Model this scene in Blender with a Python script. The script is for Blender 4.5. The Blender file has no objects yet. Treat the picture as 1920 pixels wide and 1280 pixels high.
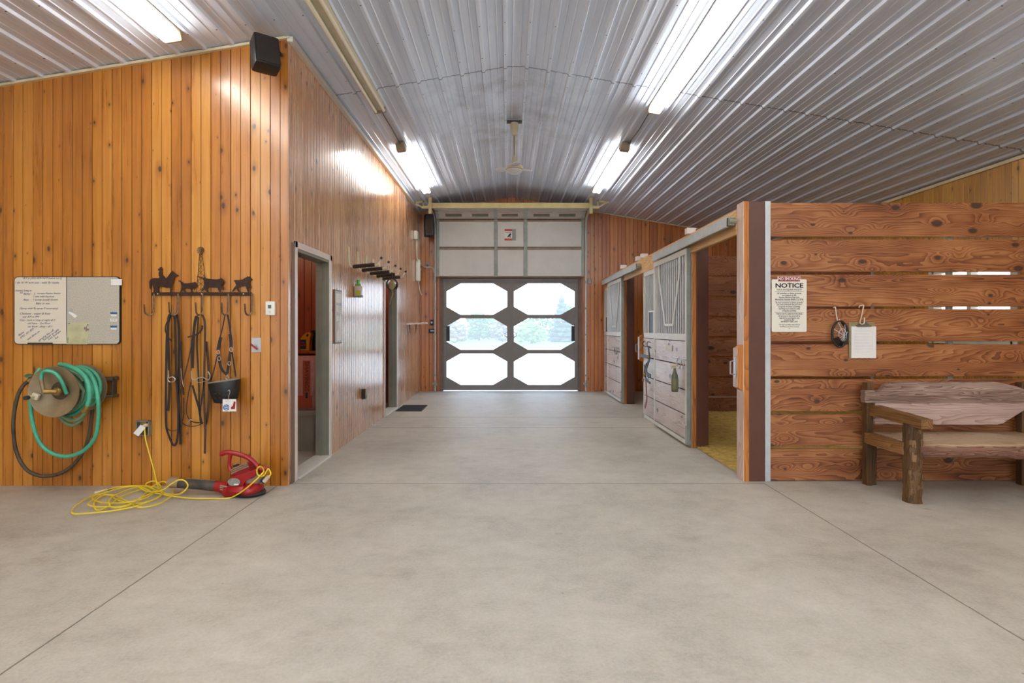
import bpy, bmesh, math, random
from mathutils import Vector, Matrix, Euler
random.seed(7)
sc = bpy.context.scene
COL = sc.collection
PI = math.pi
F = 1080.0; CH = 1.325; VX = 952.0; VY = 616.0
# ---------- measuring helpers (a pixel of the photograph turned into a place in the barn) ----------
def P(px, py, Y): return Vector(((px-VX)*Y/F, Y, CH+(VY-py)*Y/F))
def Yside(px, X): return X*F/(px-VX)
def PF(px, py, z=0.0, ymax=99):
    Y = (CH-z)*F/max(py-VY, 1e-3)
    if Y > ymax: return P(px, py, ymax)
    return P(px, py, Y)
RX, RZ, SL = 0.088, 4.094, 0.167
def ceil_z(x): return RZ - SL*max(0.0, abs(x-RX)-0.08)

# ---------- mesh collector ----------
class MB:
    def __init__(s): s.b = bmesh.new()
    def box(s, x0, x1, y0, y1, z0, z1, bev=0.0, M=None):
        r = bmesh.ops.create_cube(s.b, size=1.0)
        vs = r['verts']
        c = Vector(((x0+x1)/2, (y0+y1)/2, (z0+z1)/2)); d = (abs(x1-x0), abs(y1-y0), abs(z1-z0))
        for v in vs: v.co = Vector((v.co.x*d[0], v.co.y*d[1], v.co.z*d[2]))
        if bev > 0:
            es = list({e for v in vs for e in v.link_edges})
            rb = bmesh.ops.bevel(s.b, geom=es, offset=min(bev, min(d)*0.45), segments=2, profile=0.6, affect='EDGES')
            vs = list({v for f in rb['faces'] for v in f.verts} | {v for v in vs if v.is_valid})
        for v in vs:
            v.co = v.co + c
            if M: v.co = M @ v.co
        return s
    def rbox(s, c, d, rot=(0,0,0), bev=0.0):
        M = Matrix.Translation(Vector(c)) @ Euler(rot).to_matrix().to_4x4()
        return s.box(-d[0]/2, d[0]/2, -d[1]/2, d[1]/2, -d[2]/2, d[2]/2, bev, M)
    def bar(s, a, b, w, t, up=(0,0,1), bev=0.0):
        a = Vector(a); b = Vector(b); d = b-a; L = d.length
        z = d.normalized(); u = Vector(up)
        x = z.cross(u)
        if x.length < 1e-4: x = z.cross(Vector((1,0,0)))
        x.normalize(); y = z.cross(x)
        M = Matrix((x, y, z)).transposed().to_4x4(); M.translation = (a+b)/2
        return s.box(-w/2, w/2, -t/2, t/2, -L/2, L/2, bev, M)
    def tube(s, pts, r, n=10, cap=True, closed=False, flat=1.0, up=None):
        pts = [Vector(p) for p in pts]; N = len(pts)
        rs = r if isinstance(r, (list, tuple)) else [r]*N
        rings = []; prev = None
        for i, p in enumerate(pts):
            if closed: t = pts[(i+1) % N]-pts[i-1]
            else: t = pts[min(i+1, N-1)]-pts[max(i-1, 0)]
            if t.length < 1e-9: t = Vector((0,0,1))
            t.normalize()
            if up is not None:
                nrm = Vector(up) - t*Vector(up).dot(t)
                if nrm.length < 1e-4: nrm = t.orthogonal()
            elif prev is None: nrm = t.orthogonal()
            else: nrm = prev - t*prev.dot(t)
            if nrm.length < 1e-6: nrm = t.orthogonal()
            nrm.normalize(); prev = nrm; bn = t.cross(nrm)
            rings.append([s.b.verts.new(p + (nrm*math.cos(2*PI*k/n)*flat + bn*math.sin(2*PI*k/n))*rs[i]) for k in range(n)])
        for i in range(N if closed else N-1):
            A = rings[i]; B = rings[(i+1) % N]
            for k in range(n):
                s.b.faces.new((A[k], A[(k+1)%n], B[(k+1)%n], B[k]))
        if cap and not closed:
            s.b.faces.new(list(reversed(rings[0]))); s.b.faces.new(rings[-1])
        return s
    def cyl(s, a, b, r, r2=None, n=20): return s.tube([a, b], [r, r if r2 is None else r2], n)
    def strap(s, pts, w, t=0.003, face=(0,-1,0)):
        """flat ribbon; broad side turned to face"""
        pts = [Vector(p) for p in pts]; N = len(pts); f = Vector(face).normalized(); R = []
        for i, p in enumerate(pts):
            d = (pts[min(i+1, N-1)]-pts[max(i-1, 0)]).normalized()
            sd = d.cross(f)
            if sd.length < 1e-4: sd = Vector((1,0,0))
            sd.normalize()
            R.append([s.b.verts.new(p+sd*w/2+f*t/2), s.b.verts.new(p-sd*w/2+f*t/2), s.b.verts.new(p-sd*w/2-f*t/2), s.b.verts.new(p+sd*w/2-f*t/2)])
        for i in range(N-1):
            for k in range(4): s.b.faces.new((R[i][k], R[i][(k+1)%4], R[i+1][(k+1)%4], R[i+1][k]))
        s.b.faces.new(list(reversed(R[0]))); s.b.faces.new(R[-1])
        return s
    def prism(s, poly, vec):
        """poly: list of 3-D points (planar), extruded by vec"""
        v = Vector(vec); A = [s.b.verts.new(Vector(p)) for p in poly]; B = [s.b.verts.new(Vector(p)+v) for p in poly]
        n = len(A)
        s.b.faces.new(A); s.b.faces.new(list(reversed(B)))
        for k in range(n): s.b.faces.new((A[(k+1)%n], A[k], B[k], B[(k+1)%n]))
        return s
    def lathe(s, prof, c, axis=(0,0,1), n=28):
        """prof: (radius, height) pairs along axis from c"""
        a = Vector(axis).normalized(); x = a.orthogonal().normalized(); y = a.cross(x); c = Vector(c); R = []
        for r, h in prof: R.append([s.b.verts.new(c+a*h+(x*math.cos(2*PI*k/n)+y*math.sin(2*PI*k/n))*max(r, 1e-4)) for k in range(n)])
        for i in range(len(R)-1):
            for k in range(n): s.b.faces.new((R[i][k], R[i][(k+1)%n], R[i+1][(k+1)%n], R[i+1][k]))
        s.b.faces.new(list(reversed(R[0]))); s.b.faces.new(R[-1])
        return s
    def blob(s, c, r, sub=2, jit=0.15, M=None, rnd=None):
        rnd = rnd or random
        q = bmesh.ops.create_icosphere(s.b, subdivisions=sub, radius=1.0)
        rr = r if isinstance(r, (list, tuple)) else (r, r, r)
        for v in q['verts']:
            k = 1+rnd.uniform(-jit, jit)
            v.co = Vector((v.co.x*rr[0]*k, v.co.y*rr[1]*k, v.co.z*rr[2]*k))
            if M: v.co = M @ v.co
            v.co += Vector(c)
        return s
    def sheet(s, grid):
        V = [[s.b.verts.new(Vector(p)) for p in row] for row in grid]
        for i in range(len(V)-1):
            for j in range(len(V[0])-1): s.b.faces.new((V[i][j], V[i][j+1], V[i+1][j+1], V[i+1][j]))
        return s
    def build(s, name, m, parent=None, smooth=False, noff=None):
        bmesh.ops.recalc_face_normals(s.b, faces=s.b.faces[:])
        me = bpy.data.meshes.new(name); s.b.to_mesh(me); s.b.free()
        if isinstance(m, (list, tuple)):
            for q in m: me.materials.append(q)
        else: me.materials.append(m)
        if smooth:
            for p in me.polygons: p.use_smooth = True
            try: me.set_sharp_from_angle(angle=math.radians(38))
            except Exception: pass
        o = bpy.data.objects.new(name, me); COL.objects.link(o)
        if parent is not None:
            o.parent = parent
            if parent.type == 'EMPTY': o.location = -parent.location
        return o

def tag(o, label=None, cat=None, group=None, kind='thing'):
    if label: o['label'] = label
    if cat: o['category'] = cat
    if group: o['group'] = group
    if kind: o['kind'] = kind
    return o
def thing(name, label, cat, loc, group=None, kind='thing'):
    o = bpy.data.objects.new(name, None); COL.objects.link(o); o.location = Vector(loc); o.empty_display_size = 0.05
    return tag(o, label, cat, group, kind)
def struct(name, mb, m, smooth=False):
    o = mb.build(name, m, None, smooth); o['kind'] = 'structure'; return o
def dup(root, off, label=None, group=None):
    r = root.copy(); COL.objects.link(r); r.location = root.location + Vector(off)
    if label: r['label'] = label
    if group: r['group'] = group
    for ch in list(root.children):
        c = ch.copy(); COL.objects.link(c); c.parent = r
        for g in list(ch.children):
            d = g.copy(); COL.objects.link(d); d.parent = c
    return r
def smooth_path(pts, n=6, closed=False):
    """Catmull-Rom through the points"""
    pts = [Vector(p) for p in pts]; N = len(pts); out = []
    rng = range(N) if closed else range(N-1)
    for i in rng:
        if closed: p0, p1, p2, p3 = pts[i-1], pts[i], pts[(i+1)%N], pts[(i+2)%N]
        else: p0, p1, p2, p3 = pts[max(i-1,0)], pts[i], pts[i+1], pts[min(i+2,N-1)]
        for k in range(n):
            t = k/n
            out.append(0.5*((2*p1)+(-p0+p2)*t+(2*p0-5*p1+4*p2-p3)*t*t+(-p0+3*p1-3*p2+p3)*t**3))
    if not closed: out.append(pts[-1])
    return out
def text(name, body, size, loc, m, parent=None, face='-y', align='CENTER', rot=0.0, shear=0.0, sx=1.0, bold=0.0, space=1.0, line=1.0):
    cu = bpy.data.curves.new(name, 'FONT'); cu.body = body; cu.size = size; cu.align_x = align; cu.align_y = 'CENTER'
    cu.extrude = 0.0004; cu.shear = shear; cu.offset = bold; cu.space_character = space; cu.space_line = line; cu.resolution_u = 3
    t = bpy.data.objects.new(name, cu); COL.objects.link(t)
    bpy.context.view_layer.update()
    dg = bpy.context.evaluated_depsgraph_get()
    me = bpy.data.meshes.new_from_object(t.evaluated_get(dg))
    bpy.data.objects.remove(t); bpy.data.curves.remove(cu)
    R = Matrix.Rotation(rot, 4, 'Z') @ Matrix.Diagonal((sx, 1, 1, 1))
    if face == '-y': B = Matrix.Rotation(PI/2, 4, 'X')
    elif face == '+x': B = Matrix.Rotation(PI/2, 4, 'Z') @ Matrix.Rotation(PI/2, 4, 'X')
    else: B = Matrix.Rotation(-PI/2, 4, 'Z') @ Matrix.Rotation(PI/2, 4, 'X')
    me.transform(Matrix.Translation(Vector(loc)) @ B @ R)
    me.materials.clear(); me.materials.append(m)
    o = bpy.data.objects.new(name, me); COL.objects.link(o)
    if parent is not None:
        o.parent = parent
        if parent.type == 'EMPTY': o.location = -parent.location
    return o

# ---------- materials ----------
def srgb(r, g, b):
    f = lambda c: (c/255/12.92) if c/255 <= 0.04045 else ((c/255+0.055)/1.055)**2.4
    return (f(r), f(g), f(b), 1)
class NT:
    def __init__(s, name):
        s.m = bpy.data.materials.new(name); s.m.use_nodes = True; s.t = s.m.node_tree; s.n = s.t.nodes; s.l = s.t.links
        s.bs = s.n['Principled BSDF']; s.out = s.n['Material Output']
    def add(s, ty, **kw):
        n = s.n.new(ty)
        for k, v in kw.items():
            if k in n.inputs: n.inputs[k].default_value = v
            else: setattr(n, k, v)
        return n
    def L(s, a, b): s.l.new(a, b)
    def math(s, op, a, b=None, c=None):
        n = s.n.new('ShaderNodeMath'); n.operation = op
        for i, x in enumerate((a, b, c)):
            if x is None: continue
            if isinstance(x, (int, float)): n.inputs[i].default_value = x
            else: s.L(x, n.inputs[i])
        return n.outputs[0]
    def comb(s, x, y, z):
        n = s.n.new('ShaderNodeCombineXYZ')
        for i, q in enumerate((x, y, z)):
            if isinstance(q, (int, float)): n.inputs[i].default_value = q
            else: s.L(q, n.inputs[i])
        return n.outputs[0]
    def mix(s, f, a, b, mode='MIX'):
        n = s.n.new('ShaderNodeMix'); n.data_type = 'RGBA'; n.blend_type = mode
        for i, q in ((0, f), (6, a), (7, b)):
            if isinstance(q, (int, float)): n.inputs[i].default_value = q
            elif isinstance(q, tuple): n.inputs[i].default_value = q
            else: s.L(q, n.inputs[i])
        return n.outputs[2]
    def noise(s, vec, scale, det=3, rough=0.55, dist=0.0):
        n = s.add('ShaderNodeTexNoise'); n.inputs['Scale'].default_value = scale; n.inputs['Detail'].default_value = det
        n.inputs['Roughness'].default_value = rough; n.inputs['Distortion'].default_value = dist
        if vec is not None: s.L(vec, n.inputs['Vector'])
        return n.outputs[0]
    def ramp(s, f, stops):
        n = s.add('ShaderNodeValToRGB'); e = n.color_ramp.elements
        e[0].position, e[0].color = stops[0]; e[1].position, e[1].color = stops[-1]
        for p, c in stops[1:-1]: q = e.new(p); q.color = c
        s.L(f, n.inputs[0]); return n.outputs[0]
    def rng(s, f, a, b, c=0.0, d=1.0):
        n = s.add('ShaderNodeMapRange'); n.inputs[1].default_value = a; n.inputs[2].default_value = b; n.inputs[3].default_value = c; n.inputs[4].default_value = d
        s.L(f, n.inputs[0]); return n.outputs[0]
    def bump(s, h, st=0.3, d=0.01):
        n = s.add('ShaderNodeBump'); n.inputs['Strength'].default_value = st; n.inputs['Distance'].default_value = d
        s.L(h, n.inputs['Height']); s.L(n.outputs[0], s.bs.inputs['Normal'])
    def objc(s):
        n = s.add('ShaderNodeTexCoord'); return n.outputs['Object']
def mat(name, col, rough=0.5, metal=0.0, var=0.12, scale=8.0, bump=0.0, bscale=60.0, coat=0.0, spec=0.5):
    k = NT(name); c = k.objc()
    n = k.noise(c, scale, 4, 0.6)
    d = tuple(x*(1-var) for x in col[:3])+(1,); l = tuple(min(1, x*(1+var)) for x in col[:3])+(1,)
    k.L(k.mix(k.rng(n, 0.3, 0.7), d, l), k.bs.inputs['Base Color'])
    k.bs.inputs['Roughness'].default_value = rough; k.bs.inputs['Metallic'].default_value = metal
    k.bs.inputs['Coat Weight'].default_value = coat; k.bs.inputs['Specular IOR Level'].default_value = spec
    if bump > 0: k.bump(k.noise(c, bscale, 4, 0.6), bump, 0.004)
    return k.m
def emis(name, col, st):
    k = NT(name); k.bs.inputs['Base Color'].default_value = (0.9,0.9,0.9,1)
    k.bs.inputs['Emission Color'].default_value = col; k.bs.inputs['Emission Strength'].default_value = st; return k.m
def wallboards(name, axis, dark, mid, light, rough=0.28, w=0.167):
    """varnished knotty pine boards, upright, counted along axis x or y"""
    k = NT(name); c = k.objc(); sp = k.add('ShaderNodeSeparateXYZ'); k.L(c, sp.inputs[0])
    u = sp.outputs[0 if axis == 'x' else 1]; v = sp.outputs[2]
    q = k.math('DIVIDE', u, w); idx = k.math('FLOOR', q)
    wn = k.add('ShaderNodeTexWhiteNoise'); wn.noise_dimensions = '1D'; k.L(idx, wn.inputs['W']); r = wn.outputs[0]
    fr = k.math('FRACT', k.math('MULTIPLY', q, 2.0))
    gv = k.comb(k.math('MULTIPLY', u, 26.0), k.math('MULTIPLY', r, 40.0), k.math('ADD', k.math('MULTIPLY', v, 1.3), k.math('MULTIPLY', r, 17.0)))
    g1 = k.noise(gv, 1.0, 5, 0.6, 0.6)
    big = k.noise(k.comb(k.math('MULTIPLY', u, 2.2), 0.0, k.math('MULTIPLY', v, 0.9)), 1.0, 3, 0.5)
    tone = k.math('ADD', k.math('MULTIPLY', g1, 0.55), k.math('ADD', k.math('MULTIPLY', r, 0.28), k.math('MULTIPLY', big, 0.42)))
    col = k.ramp(tone, [(0.30, dark), (0.58, mid), (0.86, light)])
    # knots
    kv = k.comb(k.math('MULTIPLY', u, 7.5), k.math('ADD', k.math('MULTIPLY', v, 4.0), k.math('MULTIPLY', r, 31.0)), 0.0)
    vo = k.add('ShaderNodeTexVoronoi', voronoi_dimensions='2D'); vo.inputs['Scale'].default_value = 1.0; k.L(kv, vo.inputs['Vector'])
    sr = k.add('ShaderNodeSeparateColor'); k.L(vo.outputs['Color'], sr.inputs[0])
    rad = k.math('MULTIPLY', k.math('POWER', sr.outputs[0], 3.5), 0.13)
    kn = k.math('SUBTRACT', 1.0, k.math('SMOOTH_MIN', 1.0, k.math('DIVIDE', vo.outputs['Distance'], k.math('ADD', rad, 0.004)), 0.05))
    kn = k.math('MAXIMUM', 0.0, kn)
    kn = k.math('MINIMUM', 1.0, k.math('MULTIPLY', kn, 2.2))
    halo = k.math('MAXIMUM', 0.0, k.math('SUBTRACT', 1.0, k.math('DIVIDE', vo.outputs['Distance'], k.math('ADD', k.math('MULTIPLY', rad, 3.0), 0.02))))
    col = k.mix(k.math('MULTIPLY', halo, 0.55), col, tuple(x*0.45 for x in dark[:3])+(1,))
    col = k.mix(k.math('MULTIPLY', kn, 0.85), col, (0.045, 0.016, 0.006, 1))
    # darker line along the joints
    e = k.math('ABSOLUTE', k.math('SUBTRACT', fr, 0.5))
    ed = k.rng(e, 0.44 if axis == 'y' else 0.455, 0.485); col = k.mix(k.math('MULTIPLY', ed, 0.75), col, tuple(x*0.3 for x in dark[:3])+(1,))
    k.L(col, k.bs.inputs['Base Color'])
    k.L(k.rng(g1, 0.2, 0.8, rough-0.05, rough+0.1), k.bs.inputs['Roughness']); k.bs.inputs['Coat Weight'].default_value = 0.8; k.bs.inputs['Coat Roughness'].default_value = rough-0.06
    k.bump(k.math('ADD', g1, k.math('MULTIPLY', big, 0.6)), 0.05, 0.003)
    return k.m
def plankwood(name, dark, mid, light, axis='x', rough=0.55, dens=5.5, knots=True, bump=0.25, rings=9.0):
    """rough sawn plank with flowing grain along axis"""
    k = NT(name); c = k.objc(); sp = k.add('ShaderNodeSeparateXYZ'); k.L(c, sp.inputs[0])
    oi = k.add('ShaderNodeObjectInfo'); rr = k.math('MULTIPLY', oi.outputs['Random'], 57.0)
    ax = {'x': 0, 'y': 1, 'z': 2}[axis]; oth = [i for i in range(3) if i != ax]
    u = sp.outputs[ax]; a = sp.outputs[oth[0]]; b = sp.outputs[oth[1]]
    kv = k.comb(k.math('ADD', k.math('MULTIPLY', u, 3.0), rr), k.math('MULTIPLY', b, 5.0), 0.0)
    vo = k.add('ShaderNodeTexVoronoi', voronoi_dimensions='2D'); vo.inputs['Scale'].default_value = 1.0; k.L(kv, vo.inputs['Vector']); D = vo.outputs['Distance']
    pull = k.math('MULTIPLY', k.math('EXPONENT', k.math('MULTIPLY', k.math('MULTIPLY', D, D), -16.0)), 0.75 if knots else 0.15)
    gv = k.comb(k.math('ADD', k.math('MULTIPLY', u, 0.42), rr), k.math('MULTIPLY', a, dens*0.6), k.math('MULTIPLY', b, dens))
    n1 = k.noise(gv, 1.0, 1.5, 0.4)
    wig = k.noise(k.comb(k.math('MULTIPLY', u, 5.0), k.math('MULTIPLY', a, 20.0), k.math('MULTIPLY', b, 20.0)), 1.0, 2, 0.5)
    val = k.math('ADD', k.math('ADD', k.math('MULTIPLY', n1, 0.46), k.math('MULTIPLY', k.math('ADD', b, a), 0.55)), k.math('ADD', k.math('MULTIPLY', pull, 0.075), k.math('MULTIPLY', wig, 0.022)))
    ring = k.math('FRACT', k.math('MULTIPLY', val, rings*5.6))
    ring = k.math('POWER', ring, 1.8)
    fine = k.noise(k.comb(k.math('MULTIPLY', u, 3.0), k.math('MULTIPLY', a, 110.0), k.math('MULTIPLY', b, 110.0)), 1.0, 3, 0.6)
    big = k.noise(k.comb(k.math('ADD', u, rr), a, k.math('MULTIPLY', b, 3.0)), 1.6, 2)
    t = k.math('SUBTRACT', k.math('ADD', k.math('MULTIPLY', fine, 0.35), k.math('MULTIPLY', big, 0.75)), k.math('MULTIPLY', ring, 0.33))
    col = k.ramp(t, [(0.12, dark), (0.42, mid), (0.75, light)])
    if knots:
        sr = k.add('ShaderNodeSeparateColor'); k.L(vo.outputs['Color'], sr.inputs[0])
        rad = k.math('ADD', 0.004, k.math('MULTIPLY', k.math('POWER', sr.outputs[0], 2.4), 0.19))
        kn = k.rng(k.math('ADD', D, k.math('MULTIPLY', fine, 0.05)), 0.0, 1.0); kn = k.math('DIVIDE', kn, rad)
        kk = k.rng(kn, 0.75, 1.15, 1.0, 0.0)
        col = k.mix(k.math('MULTIPLY', kk, 0.88), col, (0.035, 0.018, 0.012, 1))
    k.L(col, k.bs.inputs['Base Color']); k.bs.inputs['Roughness'].default_value = rough
    k.bump(k.math('ADD', k.math('MULTIPLY', ring, -0.3), fine), bump, 0.003)
    return k.m

M = {}
M['wall_x'] = wallboards('pine_boards_front', 'x', srgb(138,78,22), srgb(184,116,38), srgb(212,150,64))
M['wall_y'] = wallboards('pine_boards_aisle_lit', 'y', srgb(150,98,64), srgb(188,134,92), srgb(214,166,122), 0.235)  # front wall stain with the bluish aisle light put into the colour
M['wall_far'] = wallboards('pine_boards_end', 'x', srgb(136,70,24), srgb(182,104,38), srgb(208,134,60), 0.3)
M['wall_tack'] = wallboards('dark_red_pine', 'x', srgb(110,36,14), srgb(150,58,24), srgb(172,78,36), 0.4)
M['wall_right'] = wallboards('golden_pine', 'y', srgb(150,94,22), srgb(190,134,46), srgb(214,160,68), 0.4)
M['plank'] = plankwood('red_brown_plank', srgb(84,42,22), srgb(150,90,50), srgb(190,134,86))
M['plank_in'] = plankwood('stall_plank', srgb(94,50,30), srgb(144,88,56), srgb(172,116,78))
M['plank_y'] = plankwood('stall_front_plank', srgb(168,146,136), srgb(206,190,182), srgb(228,216,210), axis='y', rough=0.32)
M['beam'] = plankwood('pale_pine_beam', srgb(176,128,78), srgb(212,168,110), srgb(228,190,136), axis='y', knots=False)
M['beam_z'] = plankwood('upright_pine_board', srgb(150,98,50), srgb(190,138,82), srgb(214,170,118), axis='z', knots=False)
M['orange_edge'] = plankwood('orange_pine_edge', srgb(140,78,26), srgb(184,112,44), srgb(204,134,62), axis='z', knots=False)
M['brown_steel'] = mat('brown_painted_steel', srgb(92,54,40), 0.45, 0.0, 0.12, 5, 0.1, 30)
M['bench_bark'] = plankwood('weathered_bench_timber', srgb(78,58,50), srgb(146,118,104), srgb(190,168,154), dens=12, rough=0.7, knots=False, bump=0.7, rings=14)
M['bench_seat'] = plankwood('worn_bench_seat', srgb(124,92,64), srgb(180,152,122), srgb(214,194,168), dens=9, rough=0.5, knots=False, bump=0.5, rings=12)
M['bench_dark'] = plankwood('brown_bench_frame', srgb(46,28,14), srgb(86,58,30), srgb(124,90,50), dens=12, axis='z', rough=0.65, knots=False, bump=0.9)
M['bench_arm'] = plankwood('bench_arm_timber', srgb(74,46,20), srgb(122,84,42), srgb(166,128,84), dens=8, axis='y', rough=0.6, knots=False, bump=0.5)
M['galv'] = mat('galvanised_steel', srgb(192,197,200), 0.4, 0.2, 0.10, 9, 0.05)
M['galv_dull'] = mat('dull_galvanised_steel', srgb(146,152,144), 0.5, 0.2, 0.16, 9, 0.05)
M['white_metal'] = mat('white_painted_metal', srgb(222,220,212), 0.4, 0, 0.05)
M['cream'] = mat('cream_painted_metal', srgb(214,202,172), 0.5, 0, 0.08)
M['white_plastic'] = mat('white_plastic', srgb(234,232,222), 0.4, 0, 0.03)
M['black_plastic'] = mat('black_plastic', srgb(26,26,28), 0.45, 0, 0.2)
M['black_leather'] = mat('black_leather', srgb(34,26,22), 0.5, 0, 0.3, 30, 0.3, 90)
M['brown_leather'] = mat('brown_leather', srgb(70,44,30), 0.5, 0, 0.3, 30, 0.3, 90)
M['red_leather'] = mat('red_brown_strap', srgb(110,44,40), 0.5, 0, 0.2, 30)
M['iron'] = mat('rusted_iron', srgb(62,40,30), 0.6, 0.4, 0.35, 40, 0.3, 120)
M['hook_metal'] = mat('worn_hook_steel', srgb(120,98,78), 0.4, 0.8, 0.3, 40)
M['steel'] = mat('bright_steel', srgb(200,200,200), 0.28, 0.9, 0.08)
M['brass'] = mat('dull_brass', srgb(160,128,72), 0.45, 0.7, 0.2, 30)
M['hose_green'] = mat('green_rubber_hose', srgb(70,164,132), 0.42, 0, 0.2, 12)
M['hose_faded'] = mat('faded_green_hose', srgb(112,140,104), 0.55, 0, 0.25, 12)
M['hose_dark'] = mat('dirty_black_hose', srgb(80,68,52), 0.6, 0, 0.5, 9)
M['reel'] = mat('dusty_reel_steel', srgb(146,128,98), 0.5, 0.35, 0.22, 7, 0.1)
M['reel_dark'] = mat('dark_reel_steel', srgb(84,72,56), 0.55, 0.3, 0.25, 7)
M['red_plastic'] = mat('red_plastic', srgb(158,24,28), 0.3, 0, 0.12, 14)
M['dust_tan'] = mat('dusty_tan_plastic', srgb(150,128,104), 0.6, 0, 0.2, 14)
M['yellow'] = mat('yellow_cord', srgb(232,206,44), 0.45, 0, 0.08, 30)
M['paper'] = mat('white_paper', srgb(236,234,230), 0.7, 0, 0.03)
M['paper_grey'] = mat('grey_paper', srgb(196,200,206), 0.7, 0, 0.06)
M['wboard'] = mat('dry_erase_surface', srgb(226,220,204), 0.3, 0, 0.02)
M['ink'] = mat('blue_black_ink', srgb(46,54,92), 0.6, 0, 0.1)
M['black_ink'] = mat('black_print', srgb(30,30,32), 0.6, 0, 0.1)
M['white_ink'] = mat('white_print', srgb(240,236,230), 0.6, 0, 0.02)
M['red_sign'] = mat('red_sign_print', srgb(150,34,34), 0.5, 0, 0.06)
M['orange_print'] = mat('orange_print', srgb(206,78,34), 0.5, 0, 0.06)
M['blue_print'] = mat('blue_print', srgb(36,98,158), 0.5, 0, 0.1)
M['green_note'] = mat('pale_green_paper', srgb(190,188,150), 0.7, 0, 0.16, 20)
M['purple'] = mat('purple_print', srgb(122,74,130), 0.7, 0, 0.1)
M['screen_lcd'] = mat('grey_display', srgb(96,108,98), 0.3, 0, 0.03)
M['door_grey'] = mat('grey_brown_painted_timber', srgb(126,120,116), 0.5, 0, 0.07, 5)
M['jamb_brown'] = mat('brown_jamb', srgb(120,92,76), 0.55, 0, 0.12, 8)
M['jamb_grey'] = mat('olive_grey_jamb', srgb(128,126,112), 0.5, 0, 0.08)
M['trim_white'] = mat('pinkish_white_trim', srgb(222,206,200), 0.3, 0, 0.06)
M['garage_panel'] = mat('off_white_door_panel', srgb(212,210,206), 0.5, 0, 0.05, 4)
M['dark_glass'] = mat('dark_window', srgb(120,122,112), 0.15, 0, 0.15)
M['aisle_glare'] = plankwood('pine_with_aisle_glare', srgb(168,136,120), srgb(204,176,158), srgb(222,200,186), axis='z', knots=False, rough=0.35)  # pine with the daylight glare of the aisle put into its colour
M['blower_tube'] = mat('dusty_black_tube', srgb(72,64,56), 0.6, 0, 0.6, 12)
M['orange_jug'] = mat('amber_plastic', srgb(196,120,28), 0.35, 0, 0.1)
M['bag'] = mat('pink_brown_paper_bag', srgb(190,128,116), 0.5, 0, 0.2, 9, 0.3, 14)
M['bag_red'] = mat('rust_red_print', srgb(160,66,36), 0.5, 0, 0.12)
M['bin'] = mat('grey_plastic_bin', srgb(146,136,120), 0.5, 0, 0.07)
M['yellowed'] = mat('yellowed_paint', srgb(206,190,134), 0.5, 0, 0.1)
M['rail_dusty'] = mat('dusty_door_rail', srgb(140,122,104), 0.5, 0.2, 0.2)
M['rubber'] = mat('dark_rubber_mat', srgb(62,60,64), 0.8, 0, 0.2, 60, 0.5, 200)
M['bottle_green'] = mat('olive_bottle', srgb(104,106,84), 0.3, 0, 0.15)
M['lime'] = mat('bright_green_plastic', srgb(92,170,40), 0.35, 0, 0.08)
M['lime_label'] = mat('lime_label', srgb(168,176,44), 0.5, 0, 0.08)
M['clear_plastic'] = mat('hazy_plastic', srgb(196,178,164), 0.3, 0, 0.1)
M['foam'] = mat('dark_brown_foam', srgb(58,46,36), 0.9, 0, 0.2, 40)
M['rope'] = mat('tan_rope', srgb(150,132,92), 0.8, 0, 0.2, 40)
M['grey_box'] = mat('grey_electrical_box', srgb(140,138,122), 0.5, 0.2, 0.12)
M['tube'] = emis('fluorescent_tube', (1.0, 0.98, 0.93, 1), 27.0)
M['tube_off'] = mat('unlit_fluorescent_tube', srgb(236,230,210), 0.25, 0, 0.03)
M['fixture'] = mat('cream_fixture_enamel', srgb(206,196,168), 0.4, 0, 0.06)
M['fixture_end'] = mat('tan_fixture_cap', srgb(150,132,108), 0.5, 0, 0.1)
M['fan'] = mat('aged_fan_enamel', srgb(188,176,152), 0.45, 0, 0.08)
M['fan_blade'] = mat('pale_fan_blade', srgb(216,214,216), 0.4, 0, 0.03)
M['wire'] = mat('dark_wire', srgb(70,64,60), 0.6, 0, 0.1)
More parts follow.
